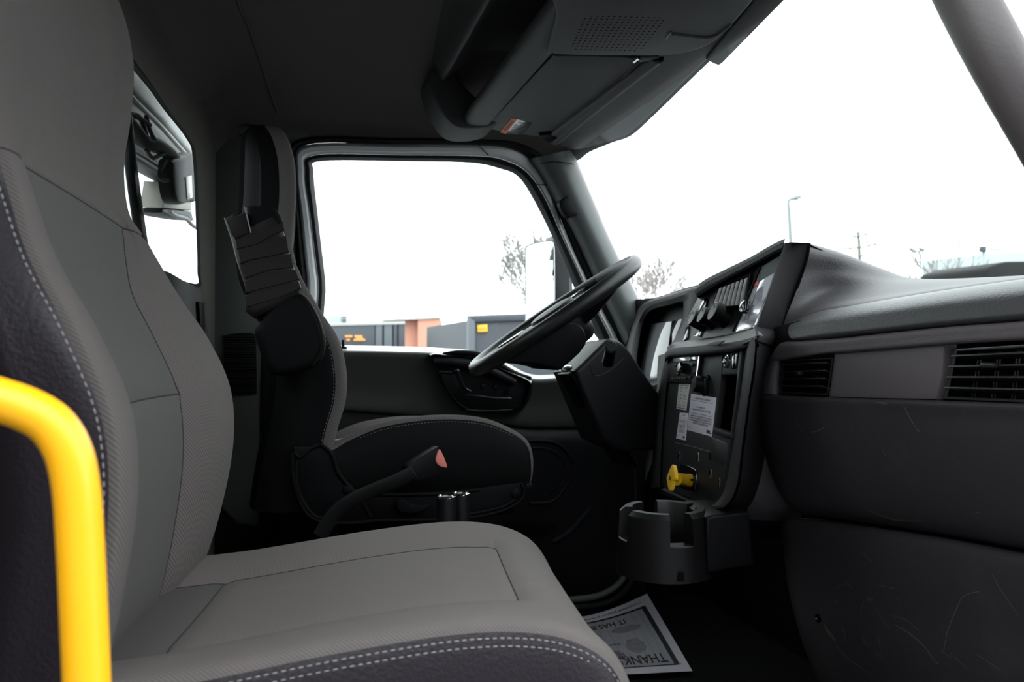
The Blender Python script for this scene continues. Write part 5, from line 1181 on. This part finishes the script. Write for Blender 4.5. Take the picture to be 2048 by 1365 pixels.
def pole(name, label, cat, u, d): return thing(name, label, cat, gz(u, d))
sl = pole('street_light', 'tall grey street light with a short arm beyond the windshield', 'street light', 1592, 22)
tube('pole', [gz(1592, 22), WY(1581, 483, 22), WY(1577.5, 420, 22), WY(1576.5, 404, 22)], [.10, .065, .055, .05], M['galv'], sl, 10, 4)
tube('lamp_arm', [WY(1576.5, 406, 22), WY(1578, 401, 22), WY(1584, 398, 22), WY(1592, 396, 22)], [.05, .055, .06, .06], M['galv'], sl, 8)
tube('lamp_head', [WY(1584, 398, 22), WY(1592, 396, 22), WY(1601, 394, 22)], [.05, .085, .05], M['galv'], sl, 8)
up_ = pole('utility_pole', 'wooden utility pole with crossarms beyond the hump of the dash', 'utility pole', 1722, 40)
tube('pole', [gz(1722, 40), WY(1719, 515, 40), WY(1716, 464, 40)], [.16, .10, .08], M['woodpole'], up_, 8, 3)
for a, b in (((1706, 475), (1734, 469)), ((1690, 499), (1752, 490)), ((1716, 512), (1750, 512))):
    o = tube('crossarm', [WY(*a, 39.9), WY(*b, 39.9)], .06, M['woodpole'], up_, 6, 3, False)
for u, v in ((1691, 496), (1700, 495), (1738, 489), (1750, 487), (1708, 472), (1732, 467)):
    lathe('insulator', WY(u, v + 3, 39.9), (0, 0, 1), [(.05, 0), (.07, .05), (.05, .12), (0, .16)], M['galv'], up_, 8)
for i, (a, b, c) in enumerate((((560, 560), (1150, 532), (1706, 472)), ((560, 585), (1150, 556), (1692, 497)), ((1752, 489), (1900, 486), (2100, 484)), ((600, 632), (900, 632), (1128, 625)), ((600, 637), (850, 637), (1128, 632)), ((600, 592), (850, 598), (1128, 590)))):
    dd = (40, 40, 44, 60, 60, 60)[i]
    t = thing('power_line', ['upper power line left of the utility pole', 'lower power line left of the utility pole', 'power line right of the utility pole', 'middle power line crossing the driver window', 'lowest power line crossing the driver window', 'highest power line crossing the driver window'][i], 'power line', WY(*b, dd), 'power lines')
    tube('wire', [WY(*a, dd), WY(*b, dd), WY(*c, dd)], (.016 if i < 3 else .024), M['wire'], t, 5, 8)
for u, lb in ((600, 'utility pole hidden behind the rear edge of the driver door'), (1128, 'utility pole standing behind the door mirror housing')):
    p_ = pole('utility_pole', lb, 'utility pole', u, 60)
    tube('pole', [gz(u, 60), WY(u, 600, 60), WY(u, 586, 60)], [.16, .13, .11], M['woodpole'], p_, 8, 3)
    tube('crossarm', [WY(u - 12, 592, 59.8), WY(u + 12, 591, 59.8)], .07, M['woodpole'], p_, 6, 3, False)
cp = pole('flood_light_pole', 'thin pole with two flood lights among the bare branches', 'light pole', 1842, 30)
tube('pole', [gz(1842, 30), WY(1841, 560, 30), WY(1840, 500, 30)], .035, M['galv'], cp, 6, 3)
for a, b in (((1819, 497), (1829, 504)), ((1838, 497), (1847, 500))): tube('flood_light', [WY(*a, 30), WY(*b, 30)], .075, M['galv'], cp, 8, 3, False)
tube('lamp_bar', [WY(1824, 503, 30), WY(1845, 502, 30)], .03, M['galv'], cp, 6, 3, False)
sf = pole('sign_frame', 'thin steel frame with a crossbar above the dark truck at the right', 'frame', 1962, 24)
tube('upright', [gz(1954, 24), WY(1953, 520, 24), WY(1955, 502, 24), WY(1966, 497, 24)], .028, M['teal'], sf, 6, 4)
tube('upright', [gz(1970, 24), WY(1968, 530, 24), WY(1966, 497, 24)], .06, M['teal'], sf, 6, 4)
tube('crossbar', [WY(1980, 499, 24), WY(2060, 498, 24), WY(2140, 498, 24)], .045, M['galv'], sf, 6, 4)
box('lamp', WY(1966, 499, 23.9), V((.09, 0, 0)), V((0, .09, 0)), V((0, 0, .11)), M['contain'], sf, .02)
dt = thing('dark_truck', 'dark truck top with rounded roof showing above the dash at the right edge', 'truck', gz(2050, 18))
wall_slab('truck_body', 18, cuv([(1972, 640), (1973, 560), (1974, 538), (1990, 530), (2010, 524), (2040, 523), (2120, 522), (2160, 530), (2164, 640)], 3), 2.4, M['rubber'], dt, .05)
wall_slab('truck_window', 17.97, [(2010, 560), (2100, 556), (2100, 590), (2010, 592)], .05, M['gloss'], dt, .01)
for u in (2000, 2130): lathe('truck_wheel', WY(u, 760, 17.9), (0, -1, 0), [(0, .1), (.3, .1), (.5, .08), (.5, -.25)], M['rubber'], dt, 18)
tb = thing('teal_building', 'pale teal building behind the dark truck at the right edge', 'building', gz(2060, 60))
wall_slab('wall', 60, [(1976, 506), (2200, 500), (2200, 640), (1976, 640)], 8, M['teal'], tb)

# ---- unseen trailer added on the passenger side to block low sky light
pt = thing('added_trailer', 'unseen dark box trailer added beside the passenger door to block low sky light', 'trailer', (0, -3.4, -1.15))
blk('blocker_box', -6, 5, -5.9, -3.4, -.1, 2.5, M['contain'], pt, .03)
for x in (-4.6, -3.5, 3.6): lathe('trailer_wheel', V((x, -3.45, -.65)), (0, 1, 0), [(0, .02), (.3, .02), (.5, 0), (.5, -.3)], M['rubber'], pt, 18)
for x in (-3.0, 3.2): blk('landing_leg', x - .06, x + .06, -3.6, -3.48, -1.15, -.1, M['contain'], pt)
